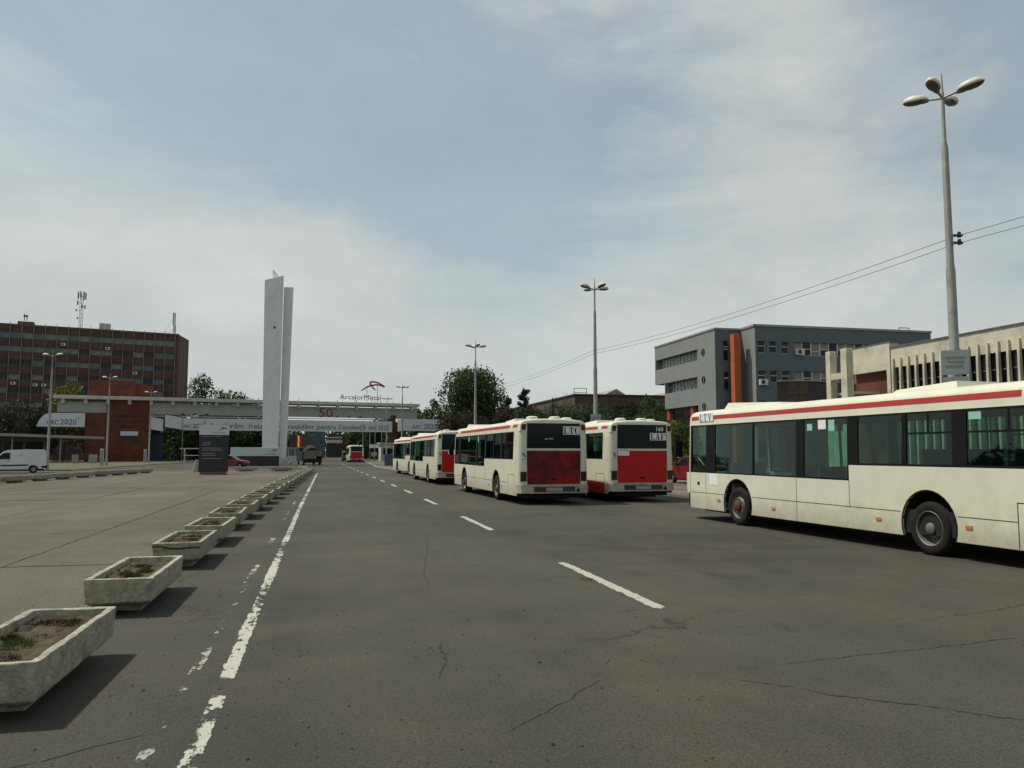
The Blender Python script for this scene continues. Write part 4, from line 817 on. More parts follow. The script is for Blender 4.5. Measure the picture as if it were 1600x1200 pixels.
def arc2020(b, x0, x1, z, h, y):
    w = x1 - x0; lettering('ARC', b, (x0, y, z), 'text_dark', w * .40, h * .82, .03); lettering('2020', b, (x0 + w * .46, y, z), 'text_dark', w * .54, h, .03); lettering('E', b, (x1 + .15, y, z + h * .95), 'text_red', h * .3, h * .45, .03)
arc2020(bm_, 20.7, 24.1, 6.12, .9, -1.501); arc2020(bm_, 55.0, 59.2, 6.25, .9, -1.501)
bl = banner(-2.7, 4.8, 6.15, 8.6, 'pale banner with a curved corner beside the brick gatehouse', -1.0, [(-2.7, 6.15), (4.68, 6.15), (4.68, 8.62), (-1.0, 8.50), (-1.7, 8.1), (-2.3, 7.3)]); arc2020(bl, -1.2, 3.4, 6.55, .98, -1.001)
br = banner(62.2, 71.2, 6.1, 8.55, 'pale banner beyond the brick end pillar of the gate', -.6); arc2020(br, 64.3, 69.6, 6.55, 1.08, -.601)
bs = thing('banner', 'white banner panel set edgewise beside the brick end pillar', 'banner', G0, GA, 'banners on the gate'); MB().hexa([(60.95, -1.6, 5.9), (62.15, -.7, 6.1), (62.2, -.62, 6.1), (61.0, -1.5, 5.9), (60.95, -1.6, 8.35), (62.15, -.7, 8.5), (62.2, -.62, 8.5), (61.0, -1.5, 8.35)]).build('sheet', 'paper_white', bs)
for i, (a, b_, za, zb, y0, y1) in enumerate(((15.25, 17.3, 5.9, 5.5, -.6, -1.6), (17.62, 20.45, 6.3, 5.85, -2.4, -1.5))):
    z_ = thing('banner', ('short tilted grey banner next to the brick gatehouse', 'folded grey banner joining the long lettered banner')[i], 'banner', G0, GA, 'banners on the gate')
    MB().hexa([(a, y0, za), (b_, y1, zb), (b_, y1 + .08, zb), (a, y0 + .08, za), (a, y0, za + 2.25), (b_, y1, zb + 2.2), (b_, y1 + .08, zb + 2.2), (a, y0 + .08, za + 2.25)]).build('sheet', 'banner', z_)
    MB().hexa([(a, y0 - .02, za + 2.26), (b_, y1 - .02, zb + 2.21), (b_, y1 + .1, zb + 2.21), (a, y0 + .1, za + 2.26), (a, y0 - .02, za + 2.42), (b_, y1 - .02, zb + 2.36), (b_, y1 + .1, zb + 2.36), (a, y0 + .1, za + 2.42)]).build('rail', 'dark_metal', z_)

def gl(s_, off, z=0): p = G0 + GD * s_ + Vector((GD.y, -GD.x, 0)) * off; return (p.x, p.y, z)
# things under the gate
fe = thing('steel_fence', 'dark blue steel bar fence next to the brick gatehouse', 'fence', gl(15.4, .5), GA)
MB().box(0, 4.2, -.05, .05, .1, .2).box(0, 4.2, -.05, .05, 2.1, 2.2).build('rail', 'blue_paint', fe)
for i in range(14): MB().box(.1 + .3 * i, .18 + .3 * i, -.04, .04, .2, 2.3).build('bar', 'blue_paint', fe)
fg = thing('gate_leaf', 'tall dark blue metal gate leaf behind the bar fence', 'gate', gl(15.3, -2.2), GA); MB().box(0, 2.2, 0, .1, .1, 5.0).build('leaf', 'blue_paint', fg); MB().box(.1, 2.1, -.05, 0, 2.4, 2.5).build('rail', 'dark_metal', fg)
fe2 = thing('steel_fence', 'dark blue steel bar fence beyond the canopy house', 'fence', gl(.2, 3), GA)
MB().box(0, 4.3, -.05, .05, .2, .3).box(0, 4.3, -.05, .05, 2.0, 2.1).build('rail', 'blue_paint', fe2)
for i in range(14): MB().box(.1 + .3 * i, .2 + .3 * i, -.04, .04, .1, 2.3).build('bar', 'blue_paint', fe2)
ba = thing('barrier', 'white boom barrier between two white posts under the gate', 'barrier', gl(21.0, 4), GA)
for x in (0., 2.6): MB().box(x - .12, x + .12, -.15, .15, 0, 2.3).build('post', 'white_concrete', ba)
MB().box(-.9, 3.0, -.12, .12, 2.301, 2.5).build('crossbar', 'white_concrete', ba); MB().tube((.1, -.2, 1.15), (6.2, -.2, 1.15), .07, .05, 6).build('boom', 'paper_white', ba); MB().tube((2.6, 0, .2), (3.5, .2, 2.0), .06, .06, 5).tube((4.4, 0, .2), (3.5, .2, 2.0), .06, .06, 5).build('trestle', 'white_concrete', ba)
for x in (20.6, 24.2): tag(MB().tube(gl(x, 2.0), gl(x, 2.0, 8.1), .07, .05, 8).build('flagpole', 'galvanised'), 'thin bare pole standing before the pale gate banner', 'pole', 'thin poles before the gate')
for x, y in ((7.0, 150.5), (8.2, 149), (9.0, 147), (9.9, 143)): tag(MB().tube((x, y, 0), (x, y, 7.6), .075, .05, 8).build('flagpole', 'galvanised'), 'thin bare pole standing before the pale gate banner', 'pole', 'thin poles before the gate')
sp = thing('road_sign', 'pair of pale boards over a grey box sign on one post by the gate', 'sign', (8.3, 137, .1), 0)
MB().tube((0, 0, 0), (0, 0, 3.0), .05, .05, 6).build('post', 'galvanised', sp); MB().box(-.85, -.05, -.06, 0, 2.35, 2.95).build('board', 'paper_white', sp); MB().box(.05, .7, -.06, 0, 2.35, 2.95).build('board', 'paper_white', sp); MB().box(-.5, .45, -.12, 0, .95, 1.65).build('board', 'sign_plate', sp)
kr = thing('guard_kiosk', 'pale grey guard kiosk behind the brick end pillar', 'kiosk', (11.6, 150.5, .1), GA); MB().box(-1.2, 1.2, 0, 2.2, 0, 3.2).build('wall', 'white_concrete', kr); MB().box(-1.5, 1.4, -.3, 2.4, 3.2, 3.4).build('roof', 'white_concrete', kr); MB().box(-.9, .5, -.03, 0, 1.2, 2.4).build('window', 'pane_dark', kr)
kl = thing('guard_kiosk', 'white guard kiosk with two windows under the video screen', 'kiosk', (-4.6, 137.6, 0), R(0)); MB().box(-1.2, 1.2, 0, 2.0, 0, 2.45).build('wall', 'white_concrete', kl); MB().box(-1.35, 1.35, -.2, 2.2, 2.451, 2.6).build('roof', 'galvanised', kl)
for x in (-1.05, .05): w = MB().box(x, x + .98, -.03, -.001, 1.15, 2.3).build('window', 'pane_teal', kl); MB().box(x - .04, x + 1.02, -.05, -.031, 1.10, 1.15).build('sill', 'window_frame', w)
sc = thing('video_screen', 'dark outdoor video screen showing a glowing streak of molten metal', 'screen', (-4.15, 141.0, 2.45), 0); MB().box(-1.5, 1.5, 0, .3, 0, 2.2).build('housing', 'totem_black', sc); MB().quad((-1.42, -.003, .08), (1.42, -.003, .08), (1.42, -.003, 2.12), (-1.42, -.003, 2.12)).build('display', 'screen_picture', sc); MB().box(-1.2, -1.0, .1, .25, -2.45, -.001).box(1.0, 1.2, .1, .25, -2.45, -.001).build('post', 'dark_metal', sc)
ho = thing('hoarding', 'solid blue sheet hoarding on the pavement before the brick end pillar', 'hoarding', (7.3, 99.4, .12), math.atan2(-5.5, 2.2))
for i in range(5): MB().box(i * 1.2 + .01, i * 1.2 + 1.19, -.03, .03, 0, 1.4).build('panel', 'blue_fence', ho); MB().box(i * 1.2 - .03, i * 1.2 + .03, .031, .09, 0, 1.5).build('post', 'blue_paint', ho)

# ------------------------------------------------------------------ monument, sign wall, totem
mo = thing('monument', 'tall white slab monument with flaring fins and a pointed top', 'monument', (-6.9, 112.0, 0), 0)
MB().prism([(-2.2, -1.2), (2.6, -1.2), (2.6, 3.2), (-2.2, 3.2)], lambda u, v, w: (u, v, w), 0, .45).build('plinth', 'white_concrete', mo); MB().prism([(-1.7, -.8), (2.2, -.8), (2.2, 2.7), (-1.7, 2.7)], lambda u, v, w: (u, v, w), .4505, .95).build('plinth', 'white_concrete', mo)
MB().hexa([(-1.12, 0, .951), (.95, 0, .951), (.95, .7, .951), (-1.12, .7, .951), (-1.33, -.25, 25.0), (1.10, -.25, 25.75), (1.10, .55, 25.75), (-1.33, .55, 25.0)]).build('front_fin', 'monument_white', mo)
MB().hexa([(1.0, .95, .951), (1.86, .75, .951), (1.98, 1.3, .951), (1.1, 1.5, .951), (1.15, .95, 24.4), (2.28, .70, 24.4), (2.40, 1.3, 24.4), (1.2, 1.5, 24.4)]).build('side_fin', 'monument_white', mo)
MB().hexa([(-.25, .701, .951), (.3, .701, .951), (.7, 2.4, .951), (.2, 2.4, .951), (-.36, .56, 26.75), (.55, .56, 25.75), (1.0, 2.6, 25.2), (-.1, 2.6, 26.4)]).build('back_fin', 'monument_white', mo)
MB().lathe([(.16, -.27), (.16, -.235), (.001, -.235)], lambda a, b, h: (.12 + a, h + .01, 18.6 + b), 12).build('lamp_port', 'dark_metal', mo)
sw = thing('sign_wall', 'low white and black sign wall at the foot of the monument', 'sign', (-8.5, 107.2, 0), R(3))
MB().box(-2.95, 2.95, -.25, .25, 0, 1.25).build('plinth', 'totem_black', sw); bevel(MB().box(-2.98, 2.98, -.28, .28, 1.2505, 2.35).build('board', 'banner', sw), .02); lettering('ArcelorMittal', sw, (1.1, -.282, 1.42), 'text_dark', 1.5, None, .01)
def emblem(parent, x, z, k, y, m='text_dark'):
    for e in EM: ribbon([((a - 53.7) * k + x, (b - 2.38) * k + z) for a, b in e], .05 * k / .18, parent, m, y - .008, y)
emblem(sw, 1.9, 1.75, .17, -.282)
to = thing('totem_sign', 'tall black and white totem sign with rows of text on the concrete lot', 'sign', (-8.3, 65.9, .02), R(9))
MB().box(-.98, .98, -.22, .22, 0, .22).build('base', 'totem_base', to); MB().box(-1.08, 1.08, -.16, .16, .221, 3.06).build('panel', 'totem_black', to); MB().box(-1.085, 1.085, -.17, .17, 3.0605, 3.84).build('header', 'banner', to)
emblem(to, .30, 3.42, .125, -.171); lettering('ArcelorMittal', to, (-.25, -.171, 3.20), 'text_dark', 1.05, .10, .008)
for i, (w, z) in enumerate(((1.3, 2.90), (.55, 2.44), (.55, 2.28), (1.32, 2.02), (1.42, 1.86), (.9, 1.62), (.95, 1.46), (1.45, 1.22))):
    x = -.95 if i == 0 else -.83; r_ = random.Random(i); mb = MB()
    while x < -.83 + w: d = min(r_.uniform(.08, .22), -.83 + w - x + .02); mb.box(x, x + d, -.166, -.1602, z, z + .045); x += d + .035
    mb.build('lettering', 'sign_plate' if i else 'sign_text', to)
bk = thing('concrete_block', 'rough tapered concrete block behind the black totem sign', 'block', (-10.9, 76.5, 0), R(10)); bevel(MB().hexa([(-.5, -.4, 0), (.6, -.4, 0), (.6, .4, 0), (-.5, .4, 0), (-.25, -.25, 1.05), (.45, -.25, 1.05), (.45, .25, 1.05), (-.25, .25, 1.05)]).build('body', 'planter_concrete', bk), .04)
tl = thing('signal_post', 'grey signal post with round dark lenses behind the totem sign', 'signal', (-13.2, 95.0, 0), R(8)); MB().tube((0, 0, 0), (0, 0, 1.4), .08, .08, 8).build('post', 'galvanised', tl); MB().box(-.22, .22, -.15, .15, 1.4, 3.2).build('housing', 'galvanised', tl)
for z in (1.7, 2.2, 2.7): MB().lathe([(.14, -.16), (.14, -.151), (.001, -.153)], lambda a, b, h, z=z: (a, h, z + b), 12).build('lens', 'dark_metal', tl)

# ------------------------------------------------------------------ office block
O0 = Vector((-71.46, 199.82, 0)); OD = Vector((.97014, .24255, 0)); OA = math.atan2(OD.y, OD.x)
of = thing('office_block', 'long brick office block with window bands and thin pale vertical fins', 'building', O0, OA)
FL = [(29.0, 27.5), (25.85, 24.45), (22.7, 21.35), (19.45, 18.1), (16.5, 15.0), (13.2, 11.8), (10.0, 8.6), (6.8, 5.3)]; BX = [-4.9 + 2.3 * i for i in range(19)]   # fin lines
XE = 36.6
wl = MB(); holes = [(BX[i] + .08, BX[i + 1] - .08, b, t) for i in range(18) for t, b in FL]
wall_open(wl, -4.9, 37.3, 0, 30.6, holes, lambda u, v, w: (u, w, v), .45); wl.build('wall', 'brick_office', of)
body = MB(); body.quad((-4.9, .46, 0), (37.2, .46, 0), (37.2, .46, 30.5), (-4.9, .46, 30.5)).build('backing', 'dark_metal', of)
MB().quad((37.3, 0, 0), (40.5, 9.7, 0), (40.5, 9.7, 30.6), (37.3, 0, 30.6)).add([(-4.9, 0, 30.55), (37.3, 0, 30.55), (40.5, 9.7, 30.55), (36, 17.5, 30.55), (-4.9, 17.5, 30.55)], [(0, 1, 2, 3, 4)]).build('side_wall', 'brick_side', of)
for y in (2.6, 5.6): MB().hexa([(37.31 + .33 * y, y, 3), (37.36 + .33 * y, y, 3), (37.36 + .33 * (y + .5), y + .5, 3), (37.31 + .33 * (y + .5), y + .5, 3), (37.31 + .33 * y, y, 29.5), (37.36 + .33 * y, y, 29.5), (37.36 + .33 * (y + .5), y + .5, 29.5), (37.31 + .33 * (y + .5), y + .5, 29.5)]).build('side_strip', 'frame_dark', of)
MB().box(-4.9, 37.4, -.12, .0, 30.3, 30.75).build('coping', 'brick_side', of)
rr = random.Random(5); PM = {}
for k, (m_, ) in enumerate((('pane_dark',), ('pane_pale',), ('pane_teal',))): PM[m_] = MB().box(.09, 2.21, 0, .05, 0, 1.0).mesh('window', m_)
fr = MB().box(.09, 2.21, -.05, -.001, 0, .06).box(.09, 2.21, -.05, -.001, .94, 1.0).box(.74, .80, -.05, -.001, .06, .94).box(1.46, 1.52, -.05, -.001, .06, .94).mesh('frame', 'frame_dark')
for j, (t_, b_) in enumerate(FL[:6]):
    for i in range(18):
        m_ = rr.choices(('pane_pale', 'pane_teal', 'pane_dark'), (.75, .2, .05) if j == 0 else ((.35, .45, .2) if j == 1 else (.15, .2, .65)))[0]
        w = link('window', PM[m_], of, (BX[i], .30, b_)); w.scale = (1, 1, t_ - b_); link('frame', fr, w)
fm = MB().box(-.045, .045, -.28, -.001, 4, 31.2).mesh('fin', 'pole_pale')
for x in BX[1:]: link('fin', fm, of, (x, 0, 0))
def aircon(parent, loc, rz=0., k=1.):
    a = link('air_conditioner', MB().box(-.45 * k, .45 * k, -.34 * k, -.01, -.3 * k, .3 * k).mesh('air_conditioner', 'ac_white'), parent, loc, rz)
    link('fan_grille', MB().lathe([(.22 * k, -.346 * k), (.2 * k, -.352 * k), (.001, -.352 * k)], lambda x, y, h: (-.08 * k + x, h, y), 14).mesh('fan_grille', 'dark_metal'), a); return a
for x, z in ((12.6, 26.6), (21.8, 26.2), (27.9, 20.6), (3.1, 17.2), (7.4, 17.0), (9.1, 17.0)): aircon(of, (x, -.02, z), 0, 1.05)
MB().box(3.0, 6.3, 4, 8, 30.56, 32.0).build('roof_hut', 'brick_side', of); MB().box(19.8, 22.3, 5, 9, 30.56, 32.9).build('roof_hut', 'white_concrete', of)
MB().tube((4.4, 3, 32), (4.4, 3, 33.6), .08).tube((4.9, 3, 32), (4.9, 3, 33.4), .08).box(4.2, 5.1, 2.9, 3.1, 32.9, 33.3).build('roof_antenna', 'dark_metal', of)
def mast(s_, y, z0, h, w, label, lattice=True):
    t = thing('antenna_mast', label, 'antenna', O0 + OD * s_ + Vector((-OD.y, OD.x, 0)) * y + Vector((0, 0, z0)), OA, 'antennas on the office roof')
    mb = MB(); q = [(-w, -w), (w, -w), (0, w)]
    for x, yy in q: mb.tube((x, yy, 0), (x * .8, yy * .8, h), .05, .04, 5)
    n = int(h / .8)
    for i in range(n):
        a, b = q[i % 3], q[(i + 1) % 3]; mb.tube((*a, i * h / n), (*b, (i + 1) * h / n), .025, .025, 4)
        for k in range(3): mb.tube((*q[k], i * h / n), (*q[(k + 1) % 3], i * h / n), .025, .025, 4)
    mb.build('lattice', 'antenna', t); return t
m1 = mast(15.8, 6, 30.56, 9.6, .38, 'tall lattice mast hung with panel antennas on the office roof')
for (x, z, h_) in ((-.75, 7.9, 1.7), (-.25, 8.2, 1.6), (.45, 7.7, 2.1), (.85, 7.9, 1.6), (-.8, 6.4, 1.1), (.75, 5.6, .9), (-1.05, 4.9, .5), (-.7, 3.0, .5), (.1, 5.7, .9)): MB().box(x - .16, x + .16, -.65, -.45, z, z + h_).tube((x, -.45, z + h_ / 2), (0, 0, z + h_ / 2), .03, .03, 4).build('panel_antenna', 'antenna', m1)
for s_, h_, lb in ((36.2, 5.6, 'slim twin-panel antenna pole at the office roof corner'), (38.2 - 1.3, 3.6, 'short twin-panel antenna pole behind the office roof corner')):
    t = thing('antenna_pole', lb, 'antenna', O0 + OD * s_ + Vector((-OD.y, OD.x, 0)) * (1.5 if h_ > 4 else 9) + Vector((0, 0, 30.56)), OA, 'antennas on the office roof'); MB().tube((0, 0, 0), (0, 0, h_), .06).build('pole', 'antenna', t)
    for x in (-.22, .22): MB().box(x - .1, x + .1, -.3, -.1, h_ * .45, h_).build('panel_antenna', 'antenna', t)
    MB().tube((-.1, 0, h_ * .75), (-2.6, .5, 0), .03, .03, 4).build('stay', 'antenna', t)

# canopy house left of the gate
cn = thing('canopy_house', 'low dark house under a long flat pale canopy roof', 'building', (-62, 124, 0), math.atan2(22, 26.5))
MB().hexa([(0, -3, 4.5), (34, -.5, 3.9), (34, 5, 3.9), (0, 7, 4.5), (0, -3, 4.95), (34, -.5, 4.3), (34, 5, 4.3), (0, 7, 4.95)]).build('roof', 'galvanised', cn)
MB().box(4, 26, 2.2, 6, 0, 4.2).build('wall', 'stucco_blue_shade', cn)
for i in range(7): w = MB().box(5 + 3 * i, 7.6 + 3 * i, 2.12, 2.199, 1.0, 3.4).build('window', 'pane_dark', cn); MB().box(5 + 3 * i, 7.6 + 3 * i, 2.05, 2.119, .92, 1.0).build('sill', 'window_frame', w)
for x in (6, 13, 20, 27): MB().tube((x, -.6, 0), (x, -.6, 4.0), .12, .12, 8).build('post', 'galvanised', cn)
for i, (x, y) in enumerate(((-36.6, 133.5), (-34.2, 134.5))): b = thing('concrete_block', ('narrow', 'wide')[i] + ' whitish concrete block on the verge before the canopy house', 'block', (x, y, .1), R(15), 'blocks before the canopy house'); bevel(MB().box(-.45 - .3 * i, .4, -.4, .4, 0, 1.25).build('body', 'planter_concrete', b), .04)

# ------------------------------------------------------------------ grey office with pilotis
gb = thing('grey_office', 'blue-grey modern office on orange columns with round and strip windows', 'building', (0, 0, 0))
fA = lambda u, v, w: (43.9 + w, u, v)
HA = [(88.7, 101.2, 12.85, 14.2), (88.8, 98.2, 9.44, 10.85)]; RO = [(87.2, 13.62), (87.2, 10.33), (87.2, 7.12)]
w = MB(); wall_open(w, 84.2, 101.5, 10.85, 16.08, HA[:1], fA, 1.0); wall_open(w, 84.2, 98.4, 7.4, 10.85, HA[1:], fA, 1.0); w.build('wall', 'stucco_grey_lit', gb)
MB().quad((43.9, 84.2, 3), (43.9, 88.7, 3), (43.9, 88.7, 7.4), (43.9, 84.2, 7.4)).quad((43.9, 88.7, 0), (48, 88.7, 0), (48, 88.7, 7.4), (43.9, 88.7, 7.4)).quad((43.9, 84.2, 0), (43.9, 88.7, 0), (43.9, 88.7, 3), (43.9, 84.2, 3)).build('wall', 'stucco_grey_lit', gb)
MB().quad((43.9, 101.5, 10.85), (60, 101.5, 10.85), (60, 101.5, 16.08), (43.9, 101.5, 16.08)).quad((43.9, 98.4, 7.4), (60, 98.4, 7.4), (60, 98.4, 10.85), (43.9, 98.4, 10.85)).quad((43.9, 98.4, 10.85), (60, 98.4, 10.85), (60, 101.5, 10.85), (43.9, 101.5, 10.85)).quad((43.9, 88.7, 7.4), (60, 88.7, 7.4), (60, 98.4, 7.4), (43.9, 98.4, 7.4)).build('soffit', 'stucco_grey_lit', gb)
MB().quad((43.9, 84.2, 0), (47.2, 84.2, 0), (47.2, 84.2, 16.08), (43.9, 84.2, 16.08)).build('wall', 'stucco_blue_shade', gb)
MB().quad((43.9, 84.2, 16.06), (72, 84.2, 16.06), (72, 101.5, 16.06), (43.9, 101.5, 16.06)).quad((47.2, 81, 16.06), (70.5, 81, 16.06), (70.5, 84.2, 16.06), (47.2, 84.2, 16.06)).build('roof', 'dark_metal', gb)
MB().box(43.87, 47.2, 84.12, 84.199, 15.95, 16.16).box(43.82, 43.899, 84.1, 101.6, 15.95, 16.16).box(47.1, 47.199, 80.9, 84.1, 15.95, 16.2).box(47.1, 70.6, 80.9, 80.999, 15.95, 16.2).build('coping', 'galvanised', gb)
for (y0, y1, z0, z1) in HA:
    n = 12 if z0 > 12 else 9; d = (y1 - y0 - .3) / n
    for i in range(n):
        a = y0 + .15 + d * i; p = MB().quad((44.55, a, z0), (44.55, a + d, z0), (44.55, a + d, z1), (44.55, a, z1)).build('window', 'pane_teal' if i % 3 else 'pane_pale', gb)
        MB().box(44.48, 44.54, a - .035, a + .035, z0, z1).box(44.48, 44.54, a + .036, a + d - .036, z0 + (.45 if i % 2 else .8), z0 + (.5 if i % 2 else .85)).build('frame', 'window_frame', p)
    MB().quad((44.9, y0, z0), (44.9, y1, z0), (44.9, y1, z1), (44.9, y0, z1)).build('backing', 'dark_metal', gb)
for y, z in RO:
    p = MB().lathe([(.46, -.01), (.001, -.01)], lambda a, b, h, y=y, z=z: (43.9 + h, y + a, z + b), 24).build('round_window', 'pane_black', gb)
    MB().lathe([(.46, -.005), (.46, -.03), (.485, -.03), (.485, 0)], lambda a, b, h, y=y, z=z: (43.9 + h, y + a, z + b), 24).build('frame', 'frame_dark', p); MB().box(43.87, 43.889, y - .02, y + .02, z - .45, z + .45).build('glazing_bar', 'window_frame', p)
bevel(MB().box(45.45, 46.30, 82.6, 83.5, 0, 15.28).build('orange_column', 'orange_paint', gb), .03)
for x, y in ((44.6, 98.0), (44.6, 91.0), (48, 98)): MB().tube((x, y, 0), (x, y, 7.4), .55, .55, 20).build('orange_column', 'orange_paint', gb)
for (x0, x1) in ((44.95, 45.44), (46.4, 47.15)):
    for z0, z1 in ((12.4, 14.65), (9.0, 11.05)):
        p = MB().box(x0, x1, 84.13, 84.19, z0, z1).build('window', 'pane_dark', gb); MB().box(x0, x1, 84.09, 84.129, z0 + 1.2, z0 + 1.28).box(x0, x1, 84.09, 84.129, z1 - .75, z1 - .67).build('frame', 'window_frame', p)
MB().quad((47.2, 84.2, 0), (47.2, 81, 0), (47.2, 81, 16.08), (47.2, 84.2, 16.08)).build('wall', 'stucco_grey_lit', gb)
fB = lambda u, v, w: (u, 81 + w, v)
HB = []
for zb in (9.6, 12.95, 6.2): HB += [(x, x + 1.0, zb, zb + 1.32) for x in (47.5, 49.0, 50.5)] + [(52.1, 68.2, zb - .18, zb + 1.36)]
w = MB(); wall_open(w, 47.2, 70.5, 0, 16.08, HB, fB, .35); w.build('wall', 'stucco_blue_shade', gb)
for k, (x0, x1, z0, z1) in enumerate(HB):
    n = 1 if x1 - x0 < 2 else 14; d = (x1 - x0) / n
    for i in range(n):
        a = x0 + d * i; big = n > 1; m_ = 'curtain' if (big and i % 3 != 1) else 'pane_dark'
        p = MB().quad((a, 81.25, z0), (a + d, 81.25, z0), (a + d, 81.25, z1), (a, 81.25, z1)).build('window', m_, gb)
        f_ = MB().box(a + .001, a + .06, 81.19, 81.249, z0, z1).box(a + d - .06, a + d - .001, 81.19, 81.249, z0, z1).box(a + .061, a + d - .061, 81.19, 81.249, z0 + (.75 if not big or i % 2 else .5), z0 + (.83 if not big or i % 2 else .58)).box(a + .061, a + d - .061, 81.19, 81.249, z0, z0 + .06); f_.build('frame', 'window_frame', p)
        if big and i % 2: MB().quad((a + .1, 81.22, z0 + .1), (a + d - .1, 81.22, z0 + .1), (a + d - .1, 81.22, z0 + .7), (a + .1, 81.22, z0 + .7)).build('glass', 'pane_dark', p)
MB().quad((47.25, 81.5, 0), (70.4, 81.5, 0), (70.4, 81.5, 15.9), (47.25, 81.5, 15.9)).build('backing', 'dark_metal', gb)
MB().quad((70.5, 81, 0), (70.5, 101, 0), (70.5, 101, 16.08), (70.5, 81, 16.08)).build('wall', 'stucco_blue_shade', gb)
aircon(gb, (52.7, 80.99, 13.15), 0, 1.15); aircon(gb, (48.0, 80.99, 9.6), 0, 1.1)
MB().tube((68.6, 84, 16.1), (68.6, 84, 17.0), .05).tube((70, 84, 16.1), (70, 84, 17.0), .05).tube((68.6, 84, 17), (70, 84, 17), .05).tube((68.6, 84, 16.6), (70, 84, 16.6), .04).build('roof_rail', 'dark_metal', gb)
# brown glazed porch
bw = thing('brown_pavilion', 'dark brown panelled pavilion between the grey office and the finned hall', 'building', (0, 0, 0))
pp = [(33.15, 53.9), (33.75, 53.5), (35.3, 53.1), (37.2, 53.4), (41, 55), (41, 60), (37.2, 60)]
MB().prism(pp, lambda u, v, w: (u, v, w), 0, 7.05).build('body', 'brown_panel', bw); MB().prism([(33.08, 53.85), (33.72, 53.43), (35.3, 53.02), (37.25, 53.32), (41.1, 54.95), (41.1, 60.1), (37.1, 60.1)], lambda u, v, w: (u, v, w), 7.0505, 7.14).build('roof', 'galvanised', bw)
for a, b in (((33.75, 53.5), (35.3, 53.1)),):
    for k, (z0, z1) in enumerate(((0.1, 5.95), (6.0, 7.0))):
        for t0, t1 in ((.02, .48), (.52, .98)): p0 = Vector(a).lerp(Vector(b), t0); p1 = Vector(a).lerp(Vector(b), t1); MB().prism([(p0.x, p0.y - .03), (p1.x, p1.y - .03), (p1.x, p1.y - .002), (p0.x, p0.y - .002)], lambda u, v, w: (u, v, w), z0, z1).build('panel', 'brown_brick', bw)

# ------------------------------------------------------------------ finned hall
fh = thing('finned_hall', 'weathered white concrete hall with a row of vertical fins and brick end wall', 'building', (0, 0, 0))
fa = MB().box(32.0, 32.5, 12, 39.95, 6.62, 7.8); fa.build('fascia', 'old_white_concrete', fh)
MB().box(31.93, 32.6, 12, 39.97, 7.801, 7.86).build('coping', 'frame_dark', fh)
ys = [39.8 - .617 * i for i in range(38)]
fnm = MB().hexa([(31.80, -.13, 0), (32.20, -.13, 0), (32.20, 0, 0), (31.80, 0, 0), (31.88, -.13, 7.14), (31.999, -.13, 7.14), (31.999, 0, 7.14), (31.88, 0, 7.14)]).mesh('fin', 'old_white_concrete')
for y in ys: link('fin', fnm, fh, (0, y, 0))
gm = [MB().quad((32.14, -.48, .2), (32.14, 0, .2), (32.14, 0, 6.61), (32.14, -.48, 6.61)).mesh('window', m_) for m_ in ('pane_dark', 'brown_panel', 'pane_dark')]
for i, y in enumerate(ys): wv = link('window', gm[i % 3], fh, (0, y - .134, 0)); link('frame', MB().box(32.09, 32.13, -.48, 0, 5.75, 5.82).box(32.09, 32.13, -.48, 0, 3.2, 3.3).mesh('frame', 'frame_dark'), wv)
MB().box(32.5, 50, 12, 39.9, .1, 7.5).build('core', 'dark_metal', fh)
MB().box(31.95, 32.6, 40.0, 43.5, 6.55, 8.13).build('upper_wall', 'old_white_concrete', fh); MB().box(31.92, 32.6, 39.9, 43.55, 8.131, 8.18).build('coping', 'frame_dark', fh)
MB().box(32.25, 32.8, 40.31, 43.5, 0, 6.549).build('brick_wall', 'brick_red', fh); MB().box(31.95, 32.7, 40.0, 40.3, 0, 6.549).build('pilaster', 'old_white_concrete', fh)
MB().box(32.8, 44, 40.0, 43.4, 0, 8.0).build('core', 'white_concrete', fh)
for y0, y1 in ((42.85, 43.3), (41.28, 41.85)): bevel(MB().box(30.0, 30.46, y0, y1, 0, 7.9).build('pillar', 'old_white_concrete', fh), .02)
MB().box(30.03, 30.43, 41.851, 42.849, 6.12, 6.5).build('crossbeam', 'old_white_concrete', fh); MB().box(30.02, 30.44, 41.851, 42.849, 0, 3).build('crossbeam', 'old_white_concrete', fh)
MB().box(30.461, 32.24, 41.3, 43.2, 5.2, 5.35).build('canopy', 'old_white_concrete', fh)

# ------------------------------------------------------------------ long works hall and sheds behind
lh = thing('works_hall', 'long low dark brown brick works hall behind the bushes', 'building', (0, 0, 0))
MB().box(42.7, 105, 133.85, 190, 0, 11.7).build('wall', 'brown_brick', lh); MB().box(42.5, 105.2, 133.6, 190.2, 11.7, 11.95).build('roof', 'dark_metal', lh)
for i in range(9): MB().box(42.6, 42.699, 136 + 5.8 * i, 139.5 + 5.8 * i, 5.5, 9.8).build('window', 'pane_pale' if i % 2 else 'pane_dark', lh)
for i in range(10): MB().box(45 + 5 * i, 48.4 + 5 * i, 133.75, 133.849, 5.5, 9.8).build('window', 'pane_dark', lh)
MB().box(44.5, 47, 140, 140.1, 12.6, 12.7).box(44.5, 47, 140, 140.1, 13.4, 13.5).box(44.5, 44.6, 140, 140.1, 11.95, 13.5).box(46.9, 47, 140, 140.1, 11.95, 13.5).build('roof_rail', 'dark_metal', lh)
for x0, x1, xm, lab in ((51.5, 60, 56.2, 'beige gabled rooflight next to the roof rail'), (64.3, 76, 70.0, 'beige gabled rooflight towards the grey office')):
    g = MB().prism([(x0, 11.95), (x1, 11.95), (xm, 14.25)], lambda u, v, w: (u, w, v), 149, 170); tag(g.build('rooflight', 'shed_roof', lh), lab)
